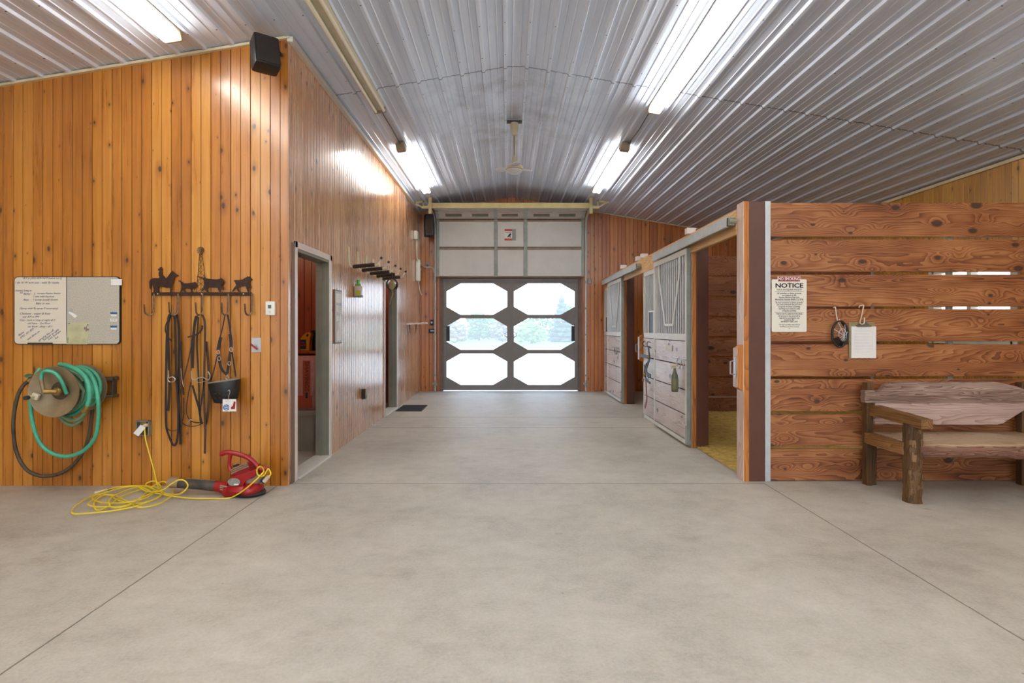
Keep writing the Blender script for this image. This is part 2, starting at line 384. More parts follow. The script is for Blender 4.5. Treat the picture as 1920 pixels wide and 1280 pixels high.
# concrete floor
def concrete():
    k = NT('trowelled_concrete'); c = k.objc(); sp = k.add('ShaderNodeSeparateXYZ'); k.L(c, sp.inputs[0]); x, y = sp.outputs[0], sp.outputs[1]
    n1 = k.noise(c, 1.1, 6, 0.62, 0.3); n2 = k.noise(c, 7.0, 6, 0.7); n3 = k.noise(c, 60.0, 4, 0.7)
    t = k.math('ADD', k.math('MULTIPLY', n1, 0.5), k.math('ADD', k.math('MULTIPLY', n2, 0.34), k.math('MULTIPLY', n3, 0.34)))
    col = k.ramp(t, [(0.38, srgb(148,141,130)), (0.58, srgb(184,178,166)), (0.78, srgb(206,200,189))])
    st = k.noise(k.comb(k.math('MULTIPLY', x, 1.6), k.math('MULTIPLY', y, 3.0), 0.0), 1.3, 6, 0.75)
    col = k.mix(k.rng(st, 0.54, 0.72, 0.0, 0.32), col, srgb(128,112,92))
    vo = k.add('ShaderNodeTexVoronoi'); vo.inputs['Scale'].default_value = 2.6; k.L(k.comb(x, k.math('MULTIPLY', y, 1.6), 0.0), vo.inputs['Vector'])
    sr = k.add('ShaderNodeSeparateColor'); k.L(vo.outputs['Color'], sr.inputs[0])
    sel = k.rng(sr.outputs[0], 0.78, 0.82); dd = k.rng(k.math('ADD', vo.outputs['Distance'], k.math('MULTIPLY', n2, 0.12)), 0.10, 0.15, 1.0, 0.0)
    col = k.mix(k.math('MULTIPLY', k.math('MULTIPLY', sel, dd), k.math('MULTIPLY', k.rng(n3, 0.35, 0.6), 0.42)), col, srgb(92,88,84))
    v2 = k.add('ShaderNodeTexVoronoi'); v2.inputs['Scale'].default_value = 9.0; k.L(k.comb(x, y, 0.0), v2.inputs['Vector'])
    s2 = k.add('ShaderNodeSeparateColor'); k.L(v2.outputs['Color'], s2.inputs[0])
    sp2 = k.math('MULTIPLY', k.rng(s2.outputs[1], 0.86, 0.88), k.rng(v2.outputs['Distance'], 0.03, 0.07, 1.0, 0.0))
    col = k.mix(k.math('MULTIPLY', sp2, 0.6), col, srgb(80,68,54))
    # control joints
    def line(co, at, w=0.006): return k.rng(k.math('ABSOLUTE', k.math('SUBTRACT', co, at)), w*0.5, w, 1.0, 0.0)
    wob = k.math('ADD', x, k.math('MULTIPLY', k.math('SUBTRACT', n2, 0.5), 0.012)); woy = k.math('ADD', y, k.math('MULTIPLY', k.math('SUBTRACT', n2, 0.5), 0.012))
    near = k.math('LESS_THAN', y, 4.93)
    J = k.math('MULTIPLY', near, k.math('MAXIMUM', line(wob, -1.945), line(wob, 2.195)))
    ins = k.math('MULTIPLY', k.math('GREATER_THAN', x, -1.95), k.math('LESS_THAN', x, 2.2))
    J = k.math('MAXIMUM', J, k.math('MULTIPLY', ins, k.math('MAXIMUM', line(woy, 4.93, 0.009), k.math('MAXIMUM', line(woy, 8.62, 0.02), line(woy, 7.75, 0.02)))))
    col = k.mix(k.math('MULTIPLY', J, 0.72), col, srgb(70,64,56))
    k.L(col, k.bs.inputs['Base Color'])
    k.L(k.rng(t, 0.35, 0.75, 0.42, 0.62), k.bs.inputs['Roughness'])
    k.bump(k.math('SUBTRACT', k.math('ADD', k.math('MULTIPLY', n2, 0.6), k.math('MULTIPLY', n3, 0.5)), k.math('MULTIPLY', J, 2.5)), 0.22, 0.004)
    return k.m
M['concrete'] = concrete()
def ceilmat():
    k = NT('white_ribbed_steel'); c = k.objc(); sp = k.add('ShaderNodeSeparateXYZ'); k.L(c, sp.inputs[0]); x, y = sp.outputs[0], sp.outputs[1]
    n = k.noise(k.comb(k.math('MULTIPLY', x, 9.0), k.math('MULTIPLY', y, 0.35), 0.0), 1.0, 4, 0.6)
    n2 = k.noise(c, 1.4, 5, 0.7)
    col = k.ramp(n, [(0.3, srgb(203,214,236)), (0.7, srgb(220,230,248))])
    # grime around the ridge, and a few rust spots
    d = k.rng(k.math('ABSOLUTE', k.math('SUBTRACT', x, 0.0)), 0.0, 1.5, 1.0, 0.0); f = k.rng(y, 5.9, 6.5); g = k.rng(y, 9.2, 8.2)
    gr = k.math('MULTIPLY', k.math('MULTIPLY', d, k.math('MULTIPLY', f, g)), k.rng(n2, 0.45, 0.68))
    col = k.mix(k.math('MULTIPLY', gr, 0.55), col, srgb(112,98,92))
    for ys in (-2.4, 6.11):
        s_ = k.rng(k.math('ABSOLUTE', k.math('SUBTRACT', y, k.math('ADD', ys, k.math('MULTIPLY', k.math('SUBTRACT', k.noise(c, 9.0, 1), 0.5), 0.02)))), 0.006, 0.013, 1.0, 0.0)
        col = k.mix(k.math('MULTIPLY', s_, 0.75), col, srgb(66,60,56))
    q = k.math('FRACT', k.math('DIVIDE', k.math('SUBTRACT', x, RX-0.1143), 0.2286)); q = k.math('MULTIPLY', k.math('ABSOLUTE', k.math('SUBTRACT', q, 0.5)), 0.2286)
    q = k.math('SUBTRACT', 0.1143, q)
    qy = k.math('MULTIPLY', k.math('ABSOLUTE', k.math('SUBTRACT', k.math('FRACT', k.math('DIVIDE', y, 0.61)), 0.5)), 0.61)
    dd = k.math('SQRT', k.math('ADD', k.math('MULTIPLY', k.math('SUBTRACT', q, 0.0), k.math('SUBTRACT', q, 0.0)), k.math('MULTIPLY', qy, qy)))
    col = k.mix(k.math('MULTIPLY', k.rng(dd, 0.005, 0.008, 1.0, 0.0), 0.9), col, srgb(40,34,32))
    k.L(col, k.bs.inputs['Base Color'])
    k.bs.inputs['Metallic'].default_value = 0.0
    k.bs.inputs['Roughness'].default_value = 0.27; k.bs.inputs['Specular IOR Level'].default_value = 0.65
    return k.m
M['ceil'] = ceilmat()
def screenmat():
    k = NT('insect_screen'); tr = k.add('ShaderNodeBsdfTransparent'); tl = k.add('ShaderNodeBsdfTranslucent'); tl.inputs[0].default_value = (0.9,0.93,0.95,1)
    tr.inputs[0].default_value = (0.97,0.98,1,1)
    mx = k.add('ShaderNodeMixShader'); mx.inputs[0].default_value = 0.2; k.L(tr.outputs[0], mx.inputs[1]); k.L(tl.outputs[0], mx.inputs[2]); k.L(mx.outputs[0], k.out.inputs[0])
    return k.m
M['screen'] = screenmat()
def glassmat():
    k = NT('window_glass'); tr = k.add('ShaderNodeBsdfTransparent'); gl = k.add('ShaderNodeBsdfGlossy'); gl.inputs['Roughness'].default_value = 0.03
    mx = k.add('ShaderNodeMixShader'); mx.inputs[0].default_value = 0.08; k.L(tr.outputs[0], mx.inputs[1]); k.L(gl.outputs[0], mx.inputs[2]); k.L(mx.outputs[0], k.out.inputs[0]); return k.m
M['glass'] = glassmat()
def speckle(name, a, b, sc_=160):
    k = NT(name); c = k.objc(); n = k.noise(c, sc_, 3, 0.7); k.L(k.ramp(n, [(0.35, a), (0.6, b)]), k.bs.inputs['Base Color']); k.bs.inputs['Roughness'].default_value = 0.8; return k.m
M['cork'] = speckle('grey_speckled_tackboard', srgb(160,154,140), srgb(204,198,184), 170)
M['straw'] = mat('straw', srgb(206,176,88), 0.7, 0, 0.3, 30)
M['straw_bed'] = mat('shavings_bed', srgb(204,174,92), 0.9, 0, 0.35, 14, 0.8, 60)
M['gravel'] = mat('pale_gravel', srgb(206,198,184), 0.9, 0, 0.1, 2, 0.3, 30)
M['grass'] = mat('lawn', srgb(120,152,74), 0.9, 0, 0.2, 0.4)
M['leaf_a'] = mat('soft_green_leaves', srgb(96,132,64), 0.8, 0, 0.3, 2)
M['leaf_b'] = mat('blue_green_needles', srgb(66,100,84), 0.8, 0, 0.3, 2)
M['leaf_c'] = mat('grey_pink_twigs', srgb(138,126,96), 0.8, 0, 0.3, 2)
M['leaf_d'] = mat('fresh_green_leaves', srgb(122,160,66), 0.8, 0, 0.3, 2)
M['bark'] = mat('tree_bark', srgb(90,74,60), 0.9, 0, 0.2, 4)
# ================= SETTING =================
YF = 4.86; XL = -1.856; YB = 12.23; XR = 5.55; XO = -5.6; YBACK = -5.5
YP = 5.0   # partition plane
mb = MB(); mb.box(XO-0.2, XR+0.2, YBACK, YB+0.12, -0.15, 0.0)
struct('floor', mb, M['concrete'])

def boards(mb, u0, u1, z0, ztop, c, plane, face, th=0.10, w=0.0835, g=0.008):
    """board sheet with V joints. plane 'y': wall at y=c along x; plane 'x': wall at x=c along y. face = +1/-1 side the boards look to"""
    us = []; k0 = math.floor(u0/w); k1 = math.ceil(u1/w)
    us.append((u0, 0))
    for k in range(k0, k1+1):
        j = k*w; big = (k % 2 == 0); gw = g*(1.0 if big else 0.62)
        for a, d in ((j-gw*0.6, 0), (j, -gw), (j+gw*0.6, 0)):
            if u0+0.004 < a < u1-0.004: us.append((a, d))
    us.append((u1, 0))
    def pt(u, d, z): return Vector((u, c+face*d, z)) if plane == 'y' else Vector((c+face*d, u, z))
    zt = ztop if callable(ztop) else (lambda u: ztop)
    fr_b = [pt(u, d, z0) for u, d in us]; fr_t = [pt(u, d, zt(u)) for u, d in us]
    bk_b = [pt(u, -th, z0) for u, d in us]; bk_t = [pt(u, -th, zt(u)) for u, d in us]
    b = mb.b; V = [[b.verts.new(p) for p in L] for L in (fr_b, fr_t, bk_t, bk_b)]
    n = len(us)
    for i in range(n-1):
        for r in range(4):
            A = V[r]; B = V[(r+1) % 4]; b.faces.new((A[i], A[i+1], B[i+1], B[i]))
    b.faces.new([V[r][0] for r in range(4)]); b.faces.new([V[r][n-1] for r in range(4)][::-1])
    return mb
zc = lambda x: ceil_z(x)+0.015
mb = MB(); boards(mb, XO, XL, 0.0, zc, YF, 'y', -1)
struct('wall_front', mb, M['wall_x'])
zl = ceil_z(XL)+0.01
D1 = (5.045, 5.985); D2 = (8.67, 9.62); DH = 2.035
mb = MB()
for a_, b_, z_ in ((YF+0.1005, D1[0], 0), (D1[0], D1[1], DH), (D1[1], D2[0], 0), (D2[0], D2[1], DH), (D2[1], YB, 0)): boards(mb, a_, b_, z_, zl, XL, 'x', 1, g=0.013)
struct('wall_left', mb, M['wall_y'])
GX0, GX1, GH = -1.445, 1.565, 2.42
mb = MB(); boards(mb, XL-0.1, GX0, 0, zc, YB, 'y', -1); boards(mb, GX0, GX1, GH, zc, YB, 'y', -1); boards(mb, GX1, XR, 0, zc, YB, 'y', -1)
struct('wall_far', mb, M['wall_far'])
WY0, WY1, WZ0, WZ1 = 6.3, 7.5, 1.2, 2.06
zr = ceil_z(XR)+0.01
mb = MB(); boards(mb, YBACK, WY0, 0, zr, XR, 'x', -1); boards(mb, WY0, WY1, 0, WZ0, XR, 'x', -1); boards(mb, WY0, WY1, WZ1, zr, XR, 'x', -1); boards(mb, WY1, YB+0.1, 0, zr, XR, 'x', -1)
struct('wall_right', mb, M['wall_right'])
mb = MB(); boards(mb, YBACK, YF+3.0, 0, ceil_z(XO)+0.01, XO, 'x', 1)
struct('wall_outer', mb, M['wall_right'])
# tack room behind the left wall
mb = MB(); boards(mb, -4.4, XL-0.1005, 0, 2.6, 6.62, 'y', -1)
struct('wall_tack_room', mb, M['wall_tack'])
mb = MB(); mb.box(-4.4, XL-0.1005, YF+0.105, 6.62, 2.6, 2.66)
struct('ceiling_tack_room', mb, M['trim_white'])
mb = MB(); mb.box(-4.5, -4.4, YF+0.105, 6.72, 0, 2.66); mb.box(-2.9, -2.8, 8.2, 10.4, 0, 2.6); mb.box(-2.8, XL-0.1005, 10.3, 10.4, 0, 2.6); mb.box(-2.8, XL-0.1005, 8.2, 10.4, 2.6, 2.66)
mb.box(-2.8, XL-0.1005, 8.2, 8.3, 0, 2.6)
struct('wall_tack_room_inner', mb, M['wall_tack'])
# corner board where the two walls meet
mb = MB(); mb.box(XL+0.0005, XL+0.005, YF+0.002, YF+0.10, 0, zl, 0.001)
struct('trim_1', mb, M['wall_y'])
mb = MB()
mb.prism([(XO, YF-0.03, ceil_z(XO)-0.018), (XL+0.02, YF-0.03, zl-0.028), (XL+0.02, YF-0.03, zl-0.006), (XO, YF-0.03, ceil_z(XO)+0.004)], (0, 0.03, 0))
struct('trim_2', mb, M['cream'])
mb = MB(); mb.box(XL+0.0, XL+0.05, YF-0.02, YB-0.02, zl-0.055, zl-0.01, 0.004); struct('trim_3', mb, M['white_metal'])
mb = MB()
mb.prism([(GX1, YB-0.025, ceil_z(GX1)-0.018), (XR, YB-0.025, ceil_z(XR)-0.018), (XR, YB-0.025, ceil_z(XR)+0.004), (GX1, YB-0.025, ceil_z(GX1)+0.004)], (0, 0.02, 0))
mb.box(XR-0.03, XR, YBACK, YB, zr-0.05, zr-0.012)
struct('trim_4', mb, M['cream'])

# ribbed steel ceiling
prof = []
n0 = math.floor((XO-0.3-RX)/0.2286)
x = RX-0.1143+n0*0.2286
while x < XR+0.3:
    for dx, d in ((-0.024, 0), (-0.013, 0.02), (0.013, 0.02), (0.024, 0), (0.068, 0), (0.072, 0.005), (0.079, 0.005), (0.083, 0), (0.145, 0), (0.149, 0.005), (0.156, 0.005), (0.160, 0)):
        prof.append((x+dx, d))
    x += 0.2286
mb = MB(); b = mb.b
Ys = [YBACK, -2.4, 6.11, YB+0.1]
rows = []
for Y in Ys: rows.append([b.verts.new((px, Y, ceil_z(px)-d+0.012)) for px, d in prof])
top = [[b.verts.new((px, Y, ceil_z(px)+0.06)) for px, d in prof] for Y in Ys]
for j in range(len(Ys)-1):
    for i in range(len(prof)-1):
        b.faces.new((rows[j][i], rows[j][i+1], rows[j+1][i+1], rows[j+1][i])); b.faces.new((top[j][i], top[j+1][i], top[j+1][i+1], top[j][i+1]))
struct('ceiling', mb, M['ceil'])

# door frames
def doorframe(name, y0, y1, lab):
    r = thing(name, lab, 'door frame', (XL, (y0+y1)/2, 0), kind='structure')
    w = 0.052; p = 0.016
    mb = MB(); mb.box(XL, XL+p, y0-w, y0+0.004, 0, DH+w, 0.003); mb.box(XL, XL+p, y1-0.004, y1+w, 0, DH+w, 0.003); mb.box(XL, XL+p, y0-w, y1+w, DH-0.004, DH+w, 0.003)
    mb.build('casing', M['trim_white'], r)
    mb = MB(); mb.box(XL-0.13, XL+0.006, y0, y0+0.03, 0, DH); mb.box(XL-0.13, XL+0.006, y1-0.03, y1, 0, DH); mb.box(XL-0.13, XL+0.006, y0+0.03, y1-0.03, DH-0.03, DH)
    mb.box(XL-0.085, XL-0.065, y0+0.03, y0+0.045, 0, DH-0.03); mb.box(XL-0.085, XL-0.065, y1-0.045, y1-0.03, 0, DH-0.03)
    mb.build('jamb', M['jamb_grey'], r)
    mb = MB(); mb.box(XL+0.006, XL+0.012, y1-0.026, y1-0.004, 0, DH, 0.001); mb.box(XL-0.14, XL+0.03, y0+0.03, y1-0.03, 0.0, 0.02, 0.004)
    mb.build('threshold', M['white_metal'], r)
    return r
doorframe('door_1', *D1, 'pinkish white frame of the open tack room doorway nearest the camera')
doorframe('door_2', *D2, 'pinkish white frame of the second doorway, beyond the rack of padded arms')
# brown backer strip beside the first frame
mb = MB(); mb.box(XL, XL+0.012, YF+0.06, D1[0]-0.055, 0, DH+0.03, 0.002); struct('trim_5', mb, M['jamb_brown'])

# window in the right wall
r = thing('window_1', 'white framed window in the right wall, seen between the partition planks', 'window', (XR, (WY0+WY1)/2, WZ0), kind='structure')
mb = MB()
for (a0, a1, c0, c1) in ((WY0-0.06, WY0+0.03, WZ0-0.06, WZ1+0.06), (WY1-0.03, WY1+0.06, WZ0-0.06, WZ1+0.06), (WY0, WY1, WZ1-0.03, WZ1+0.06), (WY0, WY1, WZ0-0.06, WZ0+0.03), (6.87, 6.93, WZ0, WZ1), (WY0, WY1, 1.6, 1.64)):
    mb.box(XR-0.03, XR+0.06, a0, a1, c0, c1, 0.003)
mb.build('window_frame', M['white_metal'], r)
mb = MB(); mb.box(XR+0.02, XR+0.026, WY0, WY1, WZ0, WZ1); mb.build('pane', M['glass'], r)

# ================= OUTDOORS =================
mb = MB(); mb.sheet([[(x, y, -0.16) for x in (-160, -30, 0, 30, 160)] for y in (-60, YB+0.1, 40, 44, 90, 200)])
struct('ground_outside', mb, M['gravel'])
mb = MB(); rnd = random.Random(3)
g = [[(x, y, -0.14+0.03*math.sin(x*0.3+y)) for x in range(-140, 141, 20)] for y in (47, 50, 60, 72, 90, 150)]
mb.sheet(g); o = struct('lawn', mb, M['grass'])
def tree(label, x, y, h, w, m, conic=False, seed=0):
    rnd = random.Random(seed); r = thing('tree', label, 'tree', (x, y, -0.14), 'trees and shrubs along the far edge of the lawn')
    mb = MB(); mb.tube([(x, y, -0.14), (x+0.1, y, h*0.4), (x, y, h*0.75)], [0.14, 0.1, 0.05], 8); mb.build('trunk', M['bark'], r, True)
    mb = MB()
    if conic:
        for i in range(9):
            z = 0.3+(h-0.5)*i/9; rr = w*0.5*(1-i/9.5)
            for k in range(9):
                a = 2*PI*k/9+i*0.4; mb.blob((x+math.cos(a)*rr*0.6, y+math.sin(a)*rr*0.6, z-rr*0.1), (rr*0.42+0.08, rr*0.42+0.08, (h/9)*0.5), 1, 0.35, rnd=rnd)
        mb.tube([(x, y, h-0.8), (x, y, h)], [0.15, 0.02], 6)
    else:
        for i in range(300):
            a = rnd.uniform(0, 2*PI); t = rnd.uniform(0.02, 1); rr = w*0.5*math.sqrt(rnd.random())*math.sin(PI*(0.25+0.7*t))**0.6
            s_ = rnd.uniform(0.10, 0.27)
            mb.blob((x+math.cos(a)*rr, y+math.sin(a)*rr, t*(h-0.4)), (s_*1.2, s_, s_*0.8), 1, 0.5, rnd=rnd)
    mb.build('foliage', m, r, False)
tspec = [('bushy grey shrub beside the low hedge clump', -9.0, 66, 3.0, 5, 'leaf_c', False),
 ('pinkish grey bare shrub between two green clumps beyond the lawn', -5.6, 60, 2.4, 2.8, 'leaf_c', False),
 ('soft green rounded tree just before the door leaf meeting line', -3.6, 72, 3.6, 4, 'leaf_a', False),
 ('thin pale twiggy shrub behind the door meeting stiles', -0.6, 66, 2.8, 2.6, 'leaf_c', False),
 ('bright yellow green bush immediately past the door meeting stiles', 2.4, 58, 2.2, 3.0, 'leaf_d', False),
 ('blue green spruce standing alone with a pointed top', 6.0, 64, 5.2, 3.4, 'leaf_b', True),
 ('grey pink twiggy thicket next to the lone spruce', 9.4, 62, 3.4, 3.4, 'leaf_c', False),
 ('dark blue green conifer at the far end of the tree line', 13.2, 66, 4.4, 3.2, 'leaf_b', True),
 ('large soft green tree behind the twiggy thicket', 8.6, 80, 4.8, 5.5, 'leaf_a', False),
 ('low green hedge clump at the opposite end from the conifer', -13.5, 70, 3.2, 5, 'leaf_a', False),
 ('wide pale green tree in the back row behind the bushy grey shrub', -12.8, 92, 4.2, 8, 'leaf_a', False), ('wide pale green tree in the back row behind the soft green rounded tree', -3.2, 94, 3.9, 8, 'leaf_d', False),
 ('wide pale green tree in the back row behind the yellow green bush', 5.6, 100, 3.9, 8, 'leaf_a', False), ('wide pale green tree in the back row behind the dark conifer', 15.8, 94, 4.4, 9, 'leaf_a', False)]
for i, (lb, x, y, h, w, m, cn) in enumerate(tspec): tree(lb, x, y, h, w, M[m], cn, i+10)

# ================= LIGHTS ON THE CEILING =================
def fixture(label, x, y0, y1, cap=False, group='ceiling strip lights', lit=True):
    z = ceil_z(x)-0.012; sl = (-SL if x > RX else SL); ang = math.atan(sl)
    r = thing('fluorescent_light', label, 'ceiling light', (x, (y0+y1)/2, z), group)
    def T(mb):
        R = Matrix.Translation(Vector((x, 0, z))) @ Matrix.Rotation(-ang, 4, 'Y'); bmesh.ops.transform(mb.b, matrix=R, verts=mb.b.verts[:]); return mb
    mb = MB(); mb.prism([(-0.062, y0, 0), (-0.062, y0, -0.02), (-0.03, y0, -0.055), (0.03, y0, -0.055), (0.062, y0, -0.02), (0.062, y0, 0)], (0, y1-y0, 0)); T(mb).build('housing', M['fixture'], r)
    for sx in (-0.045, 0.045):
        mb = MB(); mb.tube([(sx, y0+0.04, -0.075), (sx, y1-0.04, -0.075)], 0.019, 12); T(mb).build('tube', M['tube' if lit else 'tube_off'], r, True)
    for yy in (y0, y1):
        mb = MB(); mb.box(-0.066, 0.066, yy-0.012, yy+0.012, -0.085, 0.0, 0.01); T(mb).build('end_cap', M['fixture_end'], r)
    if cap:
        mb = MB(); mb.box(-0.06, 0.06, y0-0.13, y0-0.02, -0.11, 0.0, 0.01); T(mb).build('junction_box', M['fixture_end'], r)
    return r
fixture('double tube strip light over the pine wall with the hook rack', -2.62, 2.05, 4.50)
fixture('unlit cream strip light on the ceiling slope above the first doorway', -1.45, 4.06, 6.50, lit=False)
fixture('strip light ending at the garage door, on the tack room side', -1.46, 7.90, 10.35, True)
fixture('wide bright strip light overhead on the stall side, nearest the camera', 1.66, 4.06, 6.50)
fixture('strip light ending at the garage door, on the stall side', 1.60, 7.90, 10.35, True)
fixture('unseen strip light added for fill', -1.45, -0.9, 1.54, group='unseen strip lights added for fill')  # from here down: unseen fixtures added to brighten the room
fixture('unseen strip light added for fill', 1.66, -0.9, 1.54, group='unseen strip lights added for fill')
fixture('unseen strip light added for fill', -3.6, -0.9, 1.54, group='unseen strip lights added for fill')
fixture('unseen strip light added for fill', 3.6, 0.6, 3.04, group='unseen strip lights added for fill')
fixture('unseen strip light added for fill', 0.1, -0.9, 1.54, group='unseen strip lights added for fill')
fixture('unseen strip light added for fill', 4.4, -1.6, 0.84, group='unseen strip lights added for fill')
fixture('unseen strip light added for fill', -3.6, -4.2, -1.76, group='unseen strip lights added for fill')
fixture('unseen strip light added for fill', 0.1, -4.2, -1.76, group='unseen strip lights added for fill')
for x, lb in ((-1.45, 'thin dark cable between the two strip lights on the tack room side'), (1.63, 'thin dark cable between the two strip lights on the stall side')):
    mb = MB(); z = ceil_z(x)-0.03
    mb.tube([(x, 6.55, z), (x+0.01, 7.15, z-0.012), (x, 7.77, z)], 0.006, 6)
    tag(mb.build('cable', M['wire'], None, True), lb, 'cable', 'cables between strip lights')
# unseen bulbs added to brighten the tack room and the second room
def bulb(label, x, y, z):
    r = thing('added_bulb', label, 'lamp', (x, y, z), 'unseen bulbs added in the side rooms')
    mb = MB(); mb.lathe([(0.05, 0), (0.05, -0.03), (0.03, -0.05)], (x, y, z)); mb.build('added_bulb_socket', M['white_plastic'], r, True)
    mb = MB(); mb.lathe([(0.015, -0.05), (0.03, -0.08), (0.04, -0.12), (0.03, -0.155), (0.004, -0.165)], (x, y, z)); mb.build('added_bulb_globe', emis('added_bulb_glow', (1, 0.76, 0.5, 1), 110), r, True)
bulb('unseen bulb added on the tack room ceiling', -2.7, 5.5, 2.6); bulb('unseen bulb added on the ceiling of the second side room', -2.4, 9.6, 2.6)

# ================= CEILING FAN =================
fx, fy = 0.088, 7.65
r = thing('ceiling_fan', 'aged cream ceiling fan on a long rod under the ridge', 'ceiling fan', (fx, fy, RZ))
z0 = 4.094-0.01
mb = MB(); mb.box(fx-0.1, fx+0.1, fy-0.03, fy+0.03, z0-0.03, z0+0.0, 0.004); mb.build('mounting_plate', M['wire'], r)
mb = MB(); mb.lathe([(0.05, -0.03), (0.055, -0.06), (0.052, -0.1), (0.035, -0.19), (0.02, -0.2)], (fx, fy, z0)); mb.build('canopy', M['fan'], r, True)
mb = MB(); mb.cyl((fx, fy, z0-0.19), (fx, fy, 3.61), 0.012); mb.build('downrod', M['fixture_end'], r, True)
mb = MB(); mb.lathe([(0.02, 0.215), (0.03, 0.20), (0.042, 0.12), (0.045, 0.115), (0.07, 0.105), (0.112, 0.075), (0.115, 0.04), (0.1, 0.03)], (fx, fy, 3.40)); mb.build('motor', M['fan'], r, True)
mb = MB(); mb.lathe([(0.1, 0.03), (0.108, 0.02), (0.09, 0.0), (0.05, -0.02), (0.004, -0.028)], (fx, fy, 3.40)); mb.build('motor_cover', M['fan_blade'], r, True)
for k, a in enumerate((0.62, 0.62+2*PI/3, 0.62+4*PI/3)):
    mb = MB(); R = Matrix.Translation(Vector((fx, fy, 3.455))) @ Matrix.Rotation(a, 4, 'Z') @ Matrix.Rotation(0.16, 4, 'X')
    pts = [(0.09, -0.03), (0.14, -0.055), (0.22, -0.06), (0.27, -0.035), (0.28, 0), (0.26, 0.035), (0.2, 0.055), (0.09, 0.03)]
    mb.prism([R @ Vector((p[0], p[1], 0)) for p in pts], R.to_3x3() @ Vector((0, 0, 0.006))); mb.build('blade', M['fan_blade'], r)
# ================= FRONT PINE WALL =================
YW = YF
def W(px, py, d=0.0): return P(px, py, YW-d)
# speaker in the corner
c = P(497, 103, 4.62)
r = thing('speaker', 'black box speaker tilted in the corner at the top of the pine wall', 'speaker', c)
Rm = Matrix.Translation(c) @ Matrix.Rotation(math.radians(38), 4, 'Z') @ Matrix.Rotation(math.radians(-14), 4, 'X')
mb = MB(); mb.box(-0.1, 0.1, -0.08, 0.07, -0.135, 0.135, 0.025, Rm); mb.build('housing', M['black_plastic'], r, True)
mb = MB(); mb.box(-0.085, 0.085, -0.086, -0.078, -0.12, 0.12, 0.004, Rm); mb.build('grille', mat('speaker_cloth', srgb(44,36,34), 0.9, 0, 0.2, 80), r)
mb = MB(); mb.tube([Rm @ Vector((0.0, 0.08, 0)), P(525, 100, 4.70), P(527, 103, 4.855)], 0.016, 8); mb.build('bracket', M['black_plastic'], r, True)

# white / tack board
def rrect(x0, x1, z0, z1, rad, y, n=6):
    out = []
    for cx, cz, a0 in ((x1-rad, z1-rad, 0), (x0+rad, z1-rad, PI/2), (x0+rad, z0+rad, PI), (x1-rad, z0+rad, 1.5*PI)):
        for k in range(n+1):
            a = a0+PI/2*k/n; out.append((cx+rad*math.cos(a), y, cz+rad*math.sin(a)))
    return out
A = W(29.5, 518.5); B = W(227.5, 645.5); x0, z1, x1, z0 = A.x, A.z, B.x, B.z; xm = W(128, 600).x
r = thing('message_board', 'combination white and grey tack board with rounded corners, covered in blue handwriting', 'message board', (x0, YW, z0))
mb = MB(); mb.prism(rrect(x0, x1, z0, z1, 0.035, YW), (0, -0.016, 0)); mb.build('frame', M['black_plastic'], r)
yb = YW-0.016
mb = MB()
pl = [p for p in rrect(x0+0.006, x1-0.006, z0+0.006, z1-0.006, 0.03, yb)]
lft = [p for p in pl if p[0] < xm]; lft = sorted(lft, key=lambda p: p[2]); 
left_poly = [(xm-0.004, yb, z1-0.006)] + sorted([p for p in pl if p[0] < xm and p[2] > (z0+z1)/2], key=lambda p: -p[0]) + sorted([p for p in pl if p[0] < xm and p[2] < (z0+z1)/2], key=lambda p: p[0]) + [(xm-0.004, yb, z0+0.006)]
mb.prism(left_poly, (0, -0.002, 0)); mb.build('writing_surface', M['wboard'], r)
right_poly = [(xm+0.004, yb, z0+0.006)] + sorted([p for p in pl if p[0] > xm and p[2] < (z0+z1)/2], key=lambda p: p[0]) + sorted([p for p in pl if p[0] > xm and p[2] > (z0+z1)/2], key=lambda p: -p[0]) + [(xm+0.004, yb, z1-0.006)]
mb = MB(); mb.prism(right_poly, (0, -0.003, 0)); mb.build('tack_surface', M['cork'], r)
ys = yb-0.0022
def hw(body, px, py, size, rot=0.0, sx=0.85):
    p = P(px, py, YW); text('handwriting', body, size*1.3, (p.x, ys, p.z), M['ink'], r, rot=rot, shear=0.35, sx=1.02, align='LEFT', bold=0.0)
for body, px, py, size in (('VET # (202) 829-7677 (name on it)', 45, 522, .0175), ('I do N W turn out - with fly masks', 32, 530, .0195), ('Evening bring in', 32, 545, .016), ('Am', 40, 549, .014),
    ('Bailey -  3', 47, 551, .0185), ('scoops Equine Senior', 73, 550, .0170), ('1 mix with Equinox', 65, 556, .0170), ('Beau  -  1 scoop (small) Enrich', 47, 562, .0175), ('flake or not', 70, 569, .0185),
    ('(Spray with fly spray if necessary)', 40, 578, .0180), ('Chickens - water & feed', 40, 588, .0195), ('out AM in PM', 45, 594, .0185), ('Cats - lock in shop at night all 3', 40, 600, .0175),
    ('old barn - 2nd floor', 55, 606, .0180), ('cat food - shop - all 3', 55, 612, .0180)):
    hw(body, px, py, size)
for body, px, py in (('Babes', 38, 629), ('SPEC 101 859', 41, 634), ('vent blow on', 54, 637), ('spraying fans off', 75, 639), ('Summer at night', 84, 638), ('Cats fountain', 93, 637), ('hot', 106, 635)):
    hw(body, px, py, .018, rot=0.62)
a = W(57, 642); b_ = W(102, 646)
mb = MB(); mb.box(a.x, b_.x, yb-0.016, yb, a.z-0.016, a.z+0.0, 0.003); mb.build('marker_tray', mat('dark_olive_tray', srgb(62,64,56), 0.5), r)
